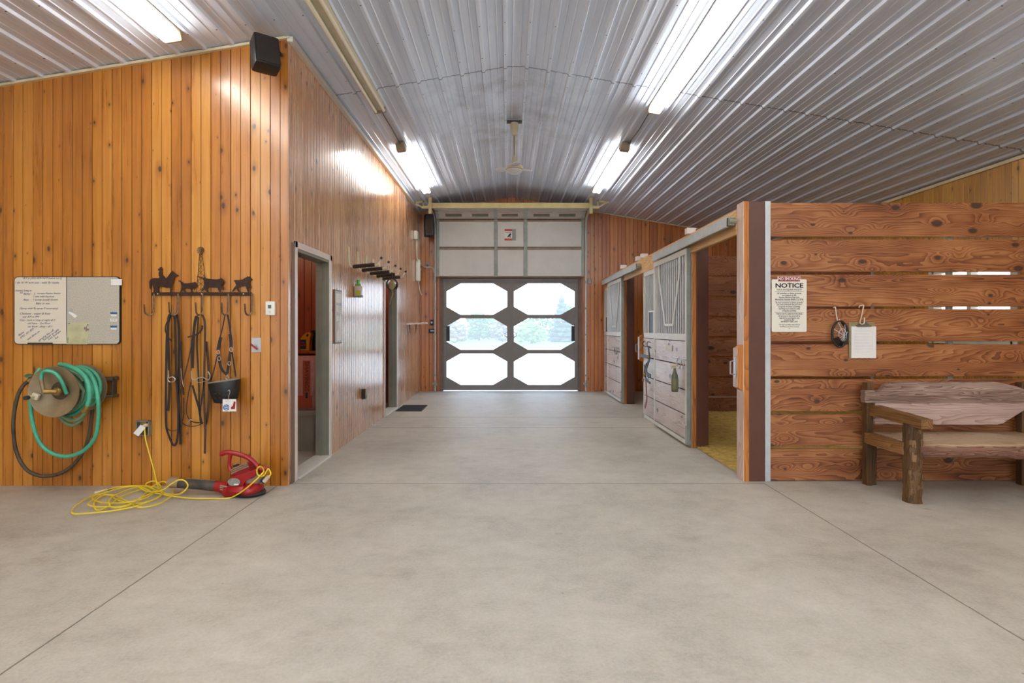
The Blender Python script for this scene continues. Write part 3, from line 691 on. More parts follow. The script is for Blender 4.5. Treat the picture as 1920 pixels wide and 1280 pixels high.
# things pinned to it
def note(name, label, cat, poly, m, th=0.0012, off=0.0035, grp=None):
    mb = MB(); mb.prism([(P(x, y, YW).x, yb-off, P(x, y, YW).z) for x, y in poly], (0, -th, 0))
    o = mb.build(name, m); return tag(o, label, cat, grp)
r2 = thing('paper_note', 'pale green paper with a purple mark pinned low on the tack board', 'paper', W(150, 640, 0.02))
mb = MB(); mb.prism([(P(x, y, YW).x, yb-0.0035, P(x, y, YW).z) for x, y in ((130.5, 605), (171, 604.5), (170, 618), (167, 645), (127.5, 645), (129, 618))], (0, -0.001, 0)); mb.build('sheet', M['green_note'], r2)
q = P(165.5, 617, YW); text('flower_mark', '%', 0.05, (q.x, yb-0.0047, q.z), M['purple'], r2, rot=0.5, bold=0.001)
for px, py in ((133.5, 606), (168, 609)):
    q = P(px, py, YW); mb = MB(); mb.cyl((q.x, yb-0.0035, q.z), (q.x, yb-0.012, q.z), 0.005, n=10); mb.build('pin', M['jamb_grey'], r2)
q = P(130.8, 638, YW); text('print', 'DOGS', 0.016, (q.x, yb-0.0047, q.z), M['ink'], r2, rot=PI/2)
r2 = thing('plastic_tag', 'small tan plastic tag pinned at a tilt on the tack board', 'tag', W(141, 589, 0.02))
mb = MB(); mb.prism([(P(x, y, YW).x, yb-0.0035, P(x, y, YW).z) for x, y in ((132, 586), (136, 583.5), (149.5, 592), (145, 596.5))], (0, -0.006, 0)); mb.build('card', M['paper'], r2)
q = P(138, 584, YW); mb = MB(); mb.tube([(q.x+0.012*math.cos(t*0.7), yb-0.011, q.z+0.008+0.012*math.sin(t*0.7)) for t in range(9)], 0.0015, 5, closed=True); mb.build('key_ring', M['steel'], r2)
note('card', 'white card clipped over the upper corner of the tack board', 'card', ((211.5, 524), (231.5, 523.5), (231.5, 535), (211.5, 534.5)), M['paper'], 0.003)
for (py, m, lb) in ((587, 'blue_print', 'blue topped sticker, uppermost of the strip on the tack board'), (600, 'paper', 'white round sticker in the middle of the strip on the tack board'), (612, 'blue_print', 'blue sticker, lowest of the strip on the tack board')):
    h = 3.4 if m == 'blue_print' else 5
    o = note('sticker', lb, 'sticker', ((209.5, py-h/2), (222.5, py-h/2), (222.5, py+h/2), (210.5, py+h/2)), M[m], grp='stickers on the tack board')
    if m == 'blue_print':
        q = note('stripe', None, None, ((210.5, py+2.5), (222, py+2.5), (221.5, py+6), (211.5, py+6)), M['paper']); q.parent = o; del q['kind']
    else:
        q = P(216, py, YW); text('print', 'O W', 0.018, (q.x, yb-0.0048, q.z), M['black_ink'], o)

# hook rack with silhouettes (traced from the crop: scale 6.096, origin 250,450)
def Q(x, y, d): return P(250+x/6.096, 450+y/6.096, YW-d)
base = Q(230, 615, 0.0)
r = thing('coat_rack', 'rusted iron hook rail topped with cut out rider, windmill and cattle', 'hook rack', base)
mb = MB(); a = Q(228, 597, 0); b_ = Q(1362, 636, 0); mb.box(a.x, b_.x, YW-0.022, YW-0.014, b_.z, a.z, 0.001); mb.build('rail', M['iron'], r)
mb = MB()
for hx in (300, 800, 1275):
    q = Q(hx, 615, 0); mb.cyl((q.x, YW, q.z), (q.x, YW-0.028, q.z), 0.006, n=8)
mb.build('bolt', M['steel'], r)
def sil(name, poly, d=0.02):
    mb = MB(); mb.prism([Q(x, y, d) for x, y in poly], (0, 0.004, 0)); mb.build(name, M['iron'], r)
sil('horse_and_rider', [(180, 480), (190, 455), (215, 437), (250, 432), (290, 434), (300, 420), (290, 405), (288, 372), (300, 352), (280, 345), (282, 332), (298, 322), (300, 310), (325, 308), (332, 324), (336, 345), (326, 350), (334, 372), (332, 395), (350, 412), (362, 432), (378, 438), (400, 405), (425, 370), (440, 362), (448, 346), (455, 362), (475, 375), (488, 392), (520, 408), (508, 414), (485, 412), (470, 425), (460, 455), (455, 490), (440, 520), (440, 560), (436, 597), (418, 597), (420, 550), (408, 542), (380, 545), (330, 532), (290, 528), (282, 552), (292, 590), (310, 597), (262, 597), (250, 570), (245, 597), (228, 597), (232, 560), (222, 530), (210, 490), (202, 485), (200, 520), (196, 560), (186, 550), (182, 520)])
def cow(sx, sy, k, flip=False, tail=True):
    pts = [(0, 0), (12, -6), (40, 10), (62, 30), (100, 34), (160, 24), (190, 20), (196, 12), (204, 20), (216, 34), (232, 60), (222, 72), (200, 78), (206, 92), (190, 110), (190, 98), (176, 86), (165, 108), (176, 140), (160, 140), (146, 110), (150, 92), (120, 96), (80, 94), (74, 110), (92, 132), (104, 140), (80, 140), (60, 118), (58, 100), (44, 118), (34, 140), (18, 140), (30, 110), (44, 78), (42, 50), (28, 22)]
    return [(sx+p[0]*k, sy+p[1]*k) for p in pts]
sil('calf_cutout', cow(512, 462, 0.97), 0.018); sil('cow_cutout', [(715, 420), (740, 413), (790, 425), (830, 436), (900, 446), (960, 448), (990, 440), (1000, 430), (1015, 445), (1030, 470), (1030, 498), (1005, 505), (1012, 530), (1030, 545), (1028, 572), (1010, 560), (990, 540), (985, 560), (990, 590), (978, 590), (962, 545), (900, 542), (865, 540), (850, 560), (862, 597), (840, 597), (815, 560), (795, 575), (775, 590), (790, 550), (806, 520), (806, 460), (790, 440), (745, 425)], 0.022)
sil('bull_cutout', [(1145, 462), (1165, 455), (1200, 456), (1250, 448), (1285, 425), (1300, 420), (1305, 408), (1315, 420), (1335, 415), (1345, 430), (1365, 452), (1340, 462), (1325, 480), (1330, 505), (1350, 530), (1345, 552), (1325, 555), (1305, 535), (1320, 570), (1325, 597), (1308, 597), (1295, 560), (1282, 525), (1230, 530), (1205, 535), (1200, 560), (1220, 590), (1200, 592), (1180, 555), (1165, 555), (1140, 590), (1125, 588), (1150, 545), (1175, 515), (1160, 478)], 0.018)
mb = MB(); d = 0.012
for pp in (((722, 597), (745, 300), (758, 150)), ((815, 480), (808, 330), (785, 150))): mb.tube([Q(x, y, d) for x, y in pp], 0.0022, 6)
L_ = [(722+(758-722)*t, 597+(150-597)*t) for t in [i/7 for i in range(8)]]; R_ = [(822+(785-822)*t, 597+(150-597)*t) for t in [i/7 for i in range(8)]]
for i in range(7):
    mb.tube([Q(*L_[i], d), Q(*R_[i+1], d)], 0.0014, 5); mb.tube([Q(*R_[i], d), Q(*L_[i+1], d)], 0.0014, 5)
mb.build('windmill_tower', M['iron'], r)
mb = MB(); cc = Q(768, 118, 0.02)
for k in range(14):
    a = 2*PI*k/14; dx, dz = math.cos(a), math.sin(a); n_ = Vector((-dz, 0, dx)); o_ = Vector((dx, 0, dz))
    mb.prism([cc+o_*0.006-n_*0.001, cc+o_*0.032-n_*0.0045+Vector((0, 0.004, 0)), cc+o_*0.032+n_*0.0045-Vector((0, 0.004, 0)), cc+o_*0.006+n_*0.001], (0, 0.0012, 0))
mb.cyl(cc, cc+Vector((0, 0.012, 0)), 0.006, n=10); mb.build('windmill_wheel', M['hook_metal'], r)
for (xt, tipx, tipy) in ((235, 125, 733), (508, 408, 707), (790, 714, 712), (1085, 1010, 712), (1355, 1276, 728)):
    mb = MB(); pts = [Q(xt, 610, 0.024), Q(xt, 700, 0.026), Q(xt-2, 760, 0.03)]
    xc = (xt+tipx)/2; ww = (xt-tipx)/2
    for k in range(1, 8):
        a = PI*k/8; pts.append(Q(xc+ww*math.cos(a), 795+62*math.sin(a), 0.03+0.06*(k/8)))
    pts += [Q(tipx+2, 770, 0.1), Q(tipx-4, tipy, 0.105)]
    mb.strap(pts, 0.016, 0.004, (1, 0, 0.0)) if False else mb.tube(pts, [0.0075]*len(pts), 8, flat=0.5, up=(0, 1, 0.01))
    mb.build('hook', M['hook_metal'], r, True)

# tack hanging from the rack (traced: scale 5.82, origin 270,640 ; and 6.096 crop above)
def R5(x, y, d): return P(270+x/5.82, 640+y/5.82, YW-d)
def H(pts, d=0.035, f=None):
    """points in photograph pixels"""
    return smooth_path([P(x, y, YW-(d if len(q_) == 2 else q_[2])) for q_ in pts for x, y in (q_[:2],)], 5)
def straps(r, name, lst, m, w=0.016):
    for pts, ww, d in lst:
        mb = MB(); mb.strap(H(pts, d), ww, 0.004); mb.build(name, m, r)
lab = {}
r = thing('bridle', 'dark leather bridle with long looped reins on the second hook of the iron rack', 'bridle', P(328, 590, YW-0.05), 'bridles on the hook rack')
straps(r, 'rein', [([(322, 590), (317, 600), (313, 625), (312, 660), (311, 720), (311, 790), (316, 815), (326, 835), (333, 818), (334, 760), (330, 700), (329, 640), (328, 600), (325, 592)], 0.016, 0.045),
  ([(331, 590), (335, 610), (336, 650), (335, 700), (336, 760), (338, 800), (338.5, 833)], 0.018, 0.03)], M['black_leather'])
straps(r, 'cheekpiece', [([(321, 588), (316, 596), (315, 630), (316, 660), (317, 690), (318, 720), (317, 745), (315, 770)], 0.02, 0.055), ([(318, 598), (312, 606), (310, 620), (316, 632), (322, 640)], 0.009, 0.06), ([(339, 640), (341, 680), (342, 710), (344, 740)], 0.011, 0.03)], M['black_leather'])
straps(r, 'chin_strap', [([(310, 760), (311, 795), (317, 806), (328, 807), (336, 800), (344, 780), (344, 745)], 0.006, 0.02)], M['brown_leather'])
mb = MB()
mb.tube(H([(316, 694), (317, 708), (322, 706), (328, 709), (327, 714), (319, 716), (315, 711), (316, 700)], 0.065), 0.004, 6); mb.build('bit', M['steel'], r, True); mb = MB(); mb.tube(H([(339, 690), (341, 710), (344, 725)], 0.045), 0.003, 6)
mb.build('bit', M['steel'], r, True)
r = thing('bridle', 'dark leather bridle with a shiny snaffle bit on the middle hook of the iron rack', 'bridle', P(376, 590, YW-0.05), 'bridles on the hook rack')
straps(r, 'rein', [([(371, 590), (366, 605), (360, 640), (352, 680), (343, 712), (337, 740), (338, 770), (341, 795)], 0.009, 0.04), ([(379, 590), (384, 605), (384, 650), (383, 700), (383, 760), (385, 800), (384, 850)], 0.017, 0.05),
  ([(387, 640), (391, 690), (392, 730), (391, 760), (388, 785), (384, 800)], 0.02, 0.035)], M['brown_leather'])
straps(r, 'cheekpiece', [([(368, 592), (364, 615), (362, 650), (361, 690)], 0.022, 0.055), ([(372, 594), (369, 640), (371, 680), (373, 730), (374, 770), (379, 795)], 0.012, 0.045), ([(352, 632), (362, 629), (372, 625), (379, 616), (379, 610)], 0.013, 0.065),
  ([(361, 722), (367, 745), (373, 765), (377, 794)], 0.016, 0.05), ([(383, 710), (379, 745), (375, 770)], 0.01, 0.05)], M['black_leather'])
straps(r, 'chin_strap', [([(358, 715), (351, 750), (350, 775), (357, 788), (368, 792), (380, 792)], 0.007, 0.03), ([(340, 790), (348, 797), (362, 799), (378, 795)], 0.006, 0.03)], M['black_leather'])
mb = MB(); mb.tube(H([(359, 695), (360, 710), (366, 712), (373, 708), (380, 707), (384, 709), (391, 712), (394, 705), (390, 696)], 0.07), 0.005, 6); mb.build('bit', M['steel'], r, True)
mb = MB(); mb.tube(H([(369, 716), (376, 717), (384, 714)], 0.06), 0.003, 6); mb.build('curb_chain', M['steel'], r, True)
mb = MB(); mb.tube(H([(353, 793), (356, 787), (361, 787)], 0.045), 0.006, 6); mb.build('buckle', M['steel'], r, True)
r = thing('grazing_muzzle', 'black halter with a rubber muzzle basket hanging from the fourth hook', 'muzzle', P(424, 590, YW-0.06))
straps(r, 'headstall', [([(422, 590), (417, 615), (412, 635)], 0.008, 0.06), ([(427, 590), (431, 615), (433, 636)], 0.015, 0.06), ([(414, 632), (411, 645), (409, 656)], 0.026, 0.062), ([(431, 626), (433, 640), (433, 652)], 0.026, 0.064),
  ([(409, 662), (413, 685), (418, 695), (425, 702)], 0.02, 0.066), ([(432, 657), (429, 680), (426, 700)], 0.02, 0.068), ([(407, 668), (402, 690), (396, 712)], 0.008, 0.05), ([(435, 660), (439, 685), (442, 706)], 0.011, 0.05)], M['black_leather'])
for px, py in ((409, 660), (411, 672), (433, 655), (430, 681), (426, 708)):
    q = P(px, py, YW-0.075); mb = MB(); mb.tube([q+Vector((0.013*math.cos(t), 0, 0.017*math.sin(t))) for t in [k*PI/4 for k in range(8)]], 0.0035, 6, closed=True); mb.build('buckle', M['steel'], r, True)
mb = MB(); b = mb.b; rows = []
for t, rx, rz in ((0, 0.125, 0), (0.15, 0.128, 0), (0.35, 0.124, 0), (0.6, 0.114, 0), (0.85, 0.10, 0), (1.0, 0.086, 0)):
    cz = P(420, 712, YW).z-0.18*t; row = []
    cx = P(420+2*t, 700, YW-0.09).x
    for k in range(24):
        a = 2*PI*k/24; row.append(b.verts.new((cx+rx*math.cos(a), YW-0.09+rx*0.62*math.sin(a), cz+(0.018*math.cos(a) if t < 0.2 else 0))))
    rows.append(row)
for i in range(5):
    for k in range(24): b.faces.new((rows[i][k], rows[i][(k+1) % 24], rows[i+1][(k+1) % 24], rows[i+1][k]))
b.faces.new(rows[-1])
mb.build('basket', M['black_plastic'], r, True)
mb = MB()
for k in range(24):
    pass
mb.tube([Vector(v) for v in [(P(420, 700, YW-0.09).x+0.127*math.cos(2*PI*k/24), YW-0.09+0.127*0.62*math.sin(2*PI*k/24), P(420, 712, YW).z+0.018*math.cos(2*PI*k/24)) for k in range(24)]], 0.006, 6, closed=True)
mb.build('rim', M['jamb_grey'], r, True)
mb = MB()
for i in range(4):
    for j in range(2):
        q = P(404+i*8, 738+j*8, YW-0.168); mb.rbox(q, (0.02, 0.006, 0.009), (0, 0, 0), 0.002)
mb.build('vent', M['iron'], r)
r = thing('price_tag', 'white square hang tag with a red boot picture, hooked on the muzzle', 'tag', P(430, 760, YW-0.18))
mb = MB(); a = P(417.5, 748, YW-0.18); b_ = P(443, 771, YW-0.18); mb.box(a.x, b_.x, a.y-0.001, a.y+0.001, b_.z, a.z); mb.build('card', M['paper'], r)
mb = MB(); q = P(437.5, 760, YW-0.182); mb.prism([q+Vector(v) for v in ((-0.02, 0, -0.03), (0.012, 0, -0.03), (0.018, 0, 0.03), (0.004, 0, 0.035), (-0.004, 0, 0.0), (-0.02, 0, -0.015))], (0, 0.0005, 0)); mb.build('picture', M['red_sign'], r)
q = P(424, 763, YW-0.182); text('emblem', '@', 0.05, q, M['blue_print'], r, bold=0.0015); q = P(425, 754, YW-0.182); text('print', 'aaaa\nbbbb'.replace('aaaa', '====').replace('bbbb', '===='), 0.012, q, M['paper_grey'], r)
mb = MB(); mb.tube(H([(428, 750), (429, 742), (431, 735), (430, 731), (427.5, 733)], 0.185), 0.0025, 6); mb.build('hook', M['steel'], r, True)

# thermostat, lever switch, outlet
a = P(500, 565, YW); b_ = P(517.5, 591, YW)
r = thing('thermostat', 'small white thermostat on the pine wall near the corner', 'thermostat', (a.x, YW, b_.z))
mb = MB(); mb.box(a.x, b_.x, YW-0.028, YW, b_.z, a.z, 0.006); mb.build('body', M['white_plastic'], r, True)
q = P(508, 575, YW); mb = MB(); mb.box(q.x-0.014, q.x+0.014, YW-0.0295, YW-0.027, q.z-0.014, q.z+0.014); mb.build('display', M['screen_lcd'], r)
q = P(508, 584, YW); mb = MB(); mb.box(q.x-0.008, q.x+0.008, YW-0.031, YW-0.027, q.z-0.001, q.z+0.004, 0.001); mb.box(q.x-0.008, q.x+0.008, YW-0.031, YW-0.027, q.z-0.012, q.z-0.007, 0.001); mb.build('button', M['paper_grey'], r)
a = P(472, 633, YW); b_ = P(489.5, 660, YW)
r = thing('shutoff_valve', 'steel wall plate with a red lever beneath the thermostat', 'valve', (a.x, YW, b_.z))
mb = MB(); mb.box(a.x, b_.x, YW-0.006, YW, b_.z, a.z, 0.002); mb.build('plate', M['galv'], r)
q = P(479.5, 648, YW); mb = MB(); mb.cyl((q.x, YW-0.005, q.z), (q.x, YW-0.034, q.z), 0.014, 0.011, 14); mb.build('stem', M['steel'], r, True)
mb = MB(); mb.bar(P(469.5, 644.5, YW-0.035), P(483, 655, YW-0.035), 0.016, 0.007, (0, 1, 0), 0.002); mb.build('lever', M['red_plastic'], r)
a = P(261, 787, YW); b_ = P(285, 815, YW)
r = thing('outlet_box', 'open metal electrical outlet box low on the pine wall', 'outlet', (a.x, YW, b_.z))
mb = MB()
for (xa, xb, za, zb) in ((a.x, a.x+0.008, b_.z, a.z), (b_.x-0.008, b_.x, b_.z, a.z), (a.x, b_.x, b_.z, b_.z+0.008), (a.x, b_.x, a.z-0.008, a.z)): mb.box(xa, xb, YW-0.045, YW, za, zb, 0.001)
mb.box(a.x, b_.x, YW-0.006, YW, b_.z, a.z); mb.build('box', M['grey_box'], r)
mb = MB(); mb.box(a.x+0.03, b_.x-0.03, YW-0.03, YW-0.006, b_.z+0.014, a.z-0.014, 0.003)
for zz in (0.035, 0.085): mb.cyl(((a.x+b_.x)/2, YW-0.029, b_.z+zz), ((a.x+b_.x)/2, YW-0.034, b_.z+zz), 0.016, n=16)
mb.build('receptacle', M['brass'], r, True)

# hose reel
cx_, cz_ = -3.51, 0.838
y_f, y_r = 4.455, 4.765
r = thing('hose_reel', 'dusty round steel hose reel bolted to the pine wall', 'hose reel', (cx_, YW, cz_))
mb = MB(); prof = [(0.196, 0.0), (0.198, -0.006), (0.194, -0.006), (0.075, 0.055), (0.055, 0.06), (0.055, 0.066), (0.078, 0.062), (0.19, 0.004)]
b = mb.b; Rg = []
for rr, h in [(0.198, 0.004), (0.198, -0.006), (0.192, -0.004), (0.07, 0.06)]:
    Rg.append([b.verts.new((cx_+rr*math.cos(2*PI*k/48), y_f+h, cz_+rr*math.sin(2*PI*k/48))) for k in range(48)])
for rr, h in [(0.07, 0.066), (0.19, 0.006)]:
    Rg.append([b.verts.new((cx_+rr*math.cos(2*PI*k/48), y_f+h, cz_+rr*math.sin(2*PI*k/48))) for k in range(48)])
for i in range(len(Rg)):
    A_, B_ = Rg[i], Rg[(i+1) % len(Rg)]
    for k in range(48): b.faces.new((A_[k], A_[(k+1) % 48], B_[(k+1) % 48], B_[k]))
mb.build('front_disc', M['reel'], r, True)
mb = MB(); mb.lathe([(0.195, 0), (0.195, 0.006), (0.1, 0.02), (0.004, 0.02)], (cx_, y_r, cz_), (0, 1, 0), 48); mb.build('rear_disc', M['reel'], r, True)
mb = MB(); mb.cyl((cx_, y_f+0.062, cz_), (cx_, y_r, cz_), 0.072, n=28); mb.build('drum', M['reel_dark'], r, True)
mb = MB(); mb.cyl((cx_+0.02, y_f-0.0, cz_), (cx_+0.02, y_f+0.07, cz_), 0.03, n=18); mb.lathe([(0.026, 0), (0.034, 0.01), (0.034, 0.03), (0.026, 0.04)], (cx_+0.02, y_f-0.01, cz_), (0, 1, 0), 8)
mb.tube([(cx_+0.02, y_f+0.0, cz_), (cx_-0.02, y_f-0.03, cz_+0.004), (cx_-0.045, y_f-0.04, cz_+0.005)], [0.02, 0.02, 0.022], 12); mb.build('swivel', M['brass'], r, True)
mb = MB(); mb.tube([(cx_-0.045, y_f-0.04, cz_+0.0), (cx_-0.06, y_f-0.045, cz_+0.08), (cx_-0.062, y_f-0.045, cz_+0.10)], [0.014, 0.014, 0.018], 12); mb.build('coupling', M['reel'], r, True)
q = P(64, 743, y_f-0.02); mb = MB(); mb.rbox(q+Vector((0.005, 0.01, 0)), (0.055, 0.03, 0.05), (0, 0.4, 0), 0.012); mb.tube([q, P(52, 745, y_f-0.07)], [0.012, 0.013], 12); mb.build('crank_arm', M['cream'], r, True)
mb = MB(); mb.tube([P(53, 745, y_f-0.065), P(47.5, 746, y_f-0.10)], 0.016, 12); mb.build('crank_grip', M['black_plastic'], r, True)
mb = MB(); mb.box(cx_+0.12, cx_+0.235, YW-0.09, YW, cz_+0.055, cz_+0.085, 0.008); mb.box(cx_+0.12, cx_+0.235, YW-0.09, YW, cz_-0.085, cz_-0.06, 0.008); mb.box(cx_+0.195, cx_+0.215, YW-0.05, YW, cz_-0.08, cz_+0.08, 0.004)
mb.tube([(cx_+0.235, YW-0.05, cz_+0.07), (cx_+0.245, YW-0.05, cz_+0.09)], 0.012, 8); mb.build('wall_bracket', M['reel_dark'], r)

# green hose wound on the reel and its hanging loop
rnd = random.Random(5)
pts = [(cx_-0.062, y_f-0.045, cz_+0.10), (cx_-0.055, y_f-0.045, cz_+0.145), (cx_-0.02, y_f-0.045, cz_+0.165), (cx_+0.03, y_f-0.02, cz_+0.14), (cx_+0.065, y_f+0.0, cz_+0.07), (cx_+0.075, y_f+0.03, cz_-0.02)]
mb = MB(); mb.tube(smooth_path(pts, 6), 0.014, 12); 
r = thing('garden_hose', 'green garden hose wound on the reel with one long loop hanging down', 'hose', (cx_, y_f+0.1, cz_-0.5))
mb.build('inlet_length', M['hose_green'], r, True)
pts = []
turns = 13; 
for k in range(turns*14):
    t = k/14; layer = int(t//6); f = (t % 6)/6
    yy = y_f+0.09+(0.2*f if layer % 2 == 0 else 0.2*(1-f)); rr = 0.10+0.03*layer+0.006*math.sin(k*0.9)
    a = -2*PI*t; pts.append((cx_+rr*math.cos(a), yy, cz_+rr*math.sin(a)))
mb = MB(); mb.tube(pts, 0.0145, 10); mb.build('wound_coil', M['hose_faded'], r, True)
mb = MB()
for yy, rr, sx_, dz in ((y_f+0.12, 0.172, 0.96, 0.0), (y_f+0.17, 0.17, 1.0, -0.004), (y_f+0.21, 0.168, 1.0, 0.0), (y_f+0.25, 0.172, 1.02, 0.002), (y_f+0.145, 0.185, 0.85, -0.02)):
    mb.tube([(cx_+rr*sx_*math.cos(2*PI*k/40)+0.006, yy+0.012*math.sin(2*PI*k/40), cz_+dz+rr*math.sin(2*PI*k/40)) for k in range(40)], 0.0145, 10, closed=True)
mb.build('outer_coil', M['hose_green'], r, True)
def HP(lst): return smooth_path([P(x, y, Y) for x, y, Y in lst], 7)
mb = MB(); mb.tube(HP([(150, 690, 4.56), (166, 700, 4.50), (178, 720, 4.47), (184, 750, 4.46), (184, 790, 4.47), (178, 820, 4.50), (160, 842, 4.53), (138, 853, 4.55), (118, 855, 4.55), (95, 848, 4.54), (75, 830, 4.52), (63, 800, 4.51), (58, 770, 4.52), (57, 745, 4.56), (62, 715, 4.62), (75, 690, 4.66)]), 0.0150, 12); mb.build('hanging_loop', M['hose_green'], r, True)
mb = MB(); mb.tube(HP([(112, 683, 4.52), (130, 686, 4.47), (150, 697, 4.44), (164, 715, 4.42), (168, 740, 4.42), (164, 762, 4.43)]), 0.0165, 12); mb.build('free_end', M['hose_green'], r, True)
mb = MB(); mb.tube(HP([(164, 760, 4.43), (162, 766, 4.43), (156, 771, 4.44)]), [0.019]*15, 10); mb.build('coupling', M['brass'], r, True)
mb = MB(); mb.tube(HP([(166, 760, 4.48), (155, 780, 4.5), (138, 788, 4.52), (122, 783, 4.54), (112, 772, 4.56), (108, 760, 4.6)]), 0.0135, 10)
mb.tube(HP([(172, 745, 4.5), (160, 775, 4.52), (143, 795, 4.54), (128, 795, 4.55), (116, 786, 4.57), (110, 775, 4.6)]), 0.0135, 10); mb.build('slack_loop', M['hose_faded'], r, True)
r = thing('leader_hose', 'dirt blackened supply hose in the widest loop around the reel', 'hose', P(85, 893, 4.75))
mb = MB(); mb.tube(HP([(52, 716, 4.74), (44, 722, 4.73), (34, 740, 4.72), (27, 770, 4.72), (25, 800, 4.73), (28, 835, 4.74), (37, 862, 4.75), (52, 882, 4.76), (72, 891, 4.77), (92, 892, 4.78), (115, 886, 4.79), (137, 871, 4.80), (155, 848, 4.80), (166, 820, 4.80), (171, 790, 4.80), (173, 765, 4.80), (172, 742, 4.80)]), 0.0145, 12); mb.build('hose', M['hose_dark'], r, True)
mb = MB(); q = P(53, 716, 4.75); mb.tube([P(51, 717, 4.75), P(56, 712, 4.75), P(58, 708, 4.80)], 0.017, 10); mb.cyl((P(55, 712, 4.76)), Vector((P(55, 712, 4.76).x, YW, P(55, 712, 4.76).z)), 0.013, n=10); mb.build('spigot', M['brass'], r, True)
mb = MB(); mb.lathe([(0.02, -0.004), (0.027, 0), (0.02, 0.004)], P(53, 704, 4.74), (0.2, -0.5, 0.8), 12); mb.tube([P(55, 712, 4.76), P(53, 704, 4.74)], 0.006, 8); mb.build('tap_handle', mat('green_tap', srgb(70,110,84), 0.5, 0, 0.2), r, True)

# ---- yellow cord (traced: scale 4.571, origin 120,780) ----
def K(x, y, z=0.006): return PF(120+x/4.571, 780+y/4.571, z, 4.80)
r = thing('extension_cord', 'yellow extension cord piled in loose coils on the concrete and plugged into the wall box', 'extension cord', (-3.0, 4.5, 0))
loops = []
seed = random.Random(11)
path = [P(268+3, 800, YW-0.06), P(120+700/4.571, 780+200/4.571, YW-0.07), P(120+740/4.571, 780+350/4.571, YW-0.08), P(120+775/4.571, 780+480/4.571, YW-0.10), K(800, 590, 0.03)]
def add(lst, z0=0.006, z1=None):
    n_ = len(lst)
    for i, (x, y) in enumerate(lst): path.append(K(x, y, z0+((z1 if z1 is not None else z0)-z0)*i/max(1, n_-1)))
add([(840, 640), (820, 690), (720, 735), (600, 775), (480, 800), (330, 820), (180, 832), (90, 838), (65, 815), (90, 780), (170, 720), (280, 665), (420, 615), (560, 598), (700, 596), (800, 615), (840, 655)], 0.03, 0.018)
add([(800, 700), (690, 740), (560, 745), (440, 710), (410, 680), (300, 670), (240, 700), (300, 735), (420, 745)], 0.012, 0.026)
add([(560, 735), (700, 700), (770, 650), (740, 610), (620, 600), (470, 620), (330, 665), (250, 715), (205, 755), (260, 775), (360, 775), (470, 775), (600, 740), (700, 660), (760, 600), (850, 560), (920, 600), (935, 660), (900, 700), (820, 750), (700, 778), (620, 775), (570, 745), (480, 700), (420, 675)], 0.03, 0.02)
add([(330, 680), (260, 740), (270, 795), (310, 803), (380, 770), (450, 715), (560, 660), (680, 620), (640, 605), (520, 640), (400, 700), (390, 760), (430, 782), (540, 770), (660, 700), (790, 640), (830, 610), (790, 560), (740, 560), (700, 590)], 0.02, 0.035)
add([(780, 630), (860, 660), (930, 670)], 0.035, 0.02)
path += [P(120+x/4.571, 780+y/4.571, 4.46) for x, y in ((1000, 662), (1050, 620), (1060, 585), (1030, 550), (980, 548), (920, 580), (850, 630))]
add([(760, 650), (700, 620), (640, 600), (700, 640), (820, 665), (930, 685), (1050, 700), (1200, 706), (1370, 706)], 0.045, 0.006)
path += [P(120+1450/4.571, 780+690/4.571, 4.50), P(120+1540/4.571, 780+635/4.571, 4.42), P(120+1640/4.571, 780+550/4.571, 4.40), P(120+1700/4.571, 780+490/4.571, 4.42), P(120+1712/4.571, 780+465/4.571, 4.46),
  P(120+1690/4.571, 780+430/4.571, 4.55), P(120+1655/4.571, 780+450/4.571, 4.5), P(120+1660/4.571, 780+500/4.571, 4.44), P(120+1700/4.571, 780+515/4.571, 4.42), P(120+1725/4.571, 780+490/4.571, 4.46), P(120+1750/4.571, 780+450/4.571, 4.52), P(120+1772/4.571, 780+490/4.571, 4.5), P(120+1755/4.571, 780+520/4.571, 4.48)]
mb = MB(); mb.tube(smooth_path(path, 5), 0.0052, 8); mb.build('cable', M['yellow'], r, True)
mb = MB(); mb.tube([P(120+1755/4.571, 780+515/4.571, 4.48), P(120+1715/4.571, 780+560/4.571, 4.48)], [0.014, 0.018], 12); mb.build('socket_end', M['clear_plastic'], r, True)
mb = MB(); q = P(268.5, 800, YW-0.05); mb.tube([(q.x+0.02, YW-0.034, q.z+0.012), (q.x+0.012, YW-0.07, q.z+0.006), (q.x+0.008, YW-0.075, q.z-0.01)], [0.016, 0.014, 0.008], 12); mb.build('plug', M['cream'], r, True)
mb = MB(); mb.prism([P(x, y, YW-0.085) for x, y in ((250, 812), (263.5, 796), (273, 801.5), (259.5, 817.5))], (0, 0.001, 0)); tag(mb.build('warning_tag', M['paper']), 'white paper tag on the yellow cord beside its plug', 'tag')
# marker on the floor
r = thing('marker_pen', 'white marker pen with a blue cap lying on the floor by the pine wall', 'marker', K(330, 640, 0.0))
mb = MB(); mb.tube([K(262, 655, 0.008), K(380, 628, 0.008)], 0.0085, 12); mb.build('barrel', M['white_plastic'], r, True)
mb = MB(); mb.tube([K(372, 630, 0.008), K(402, 622, 0.008)], 0.0105, 12); mb.build('cap', M['blue_print'], r, True)

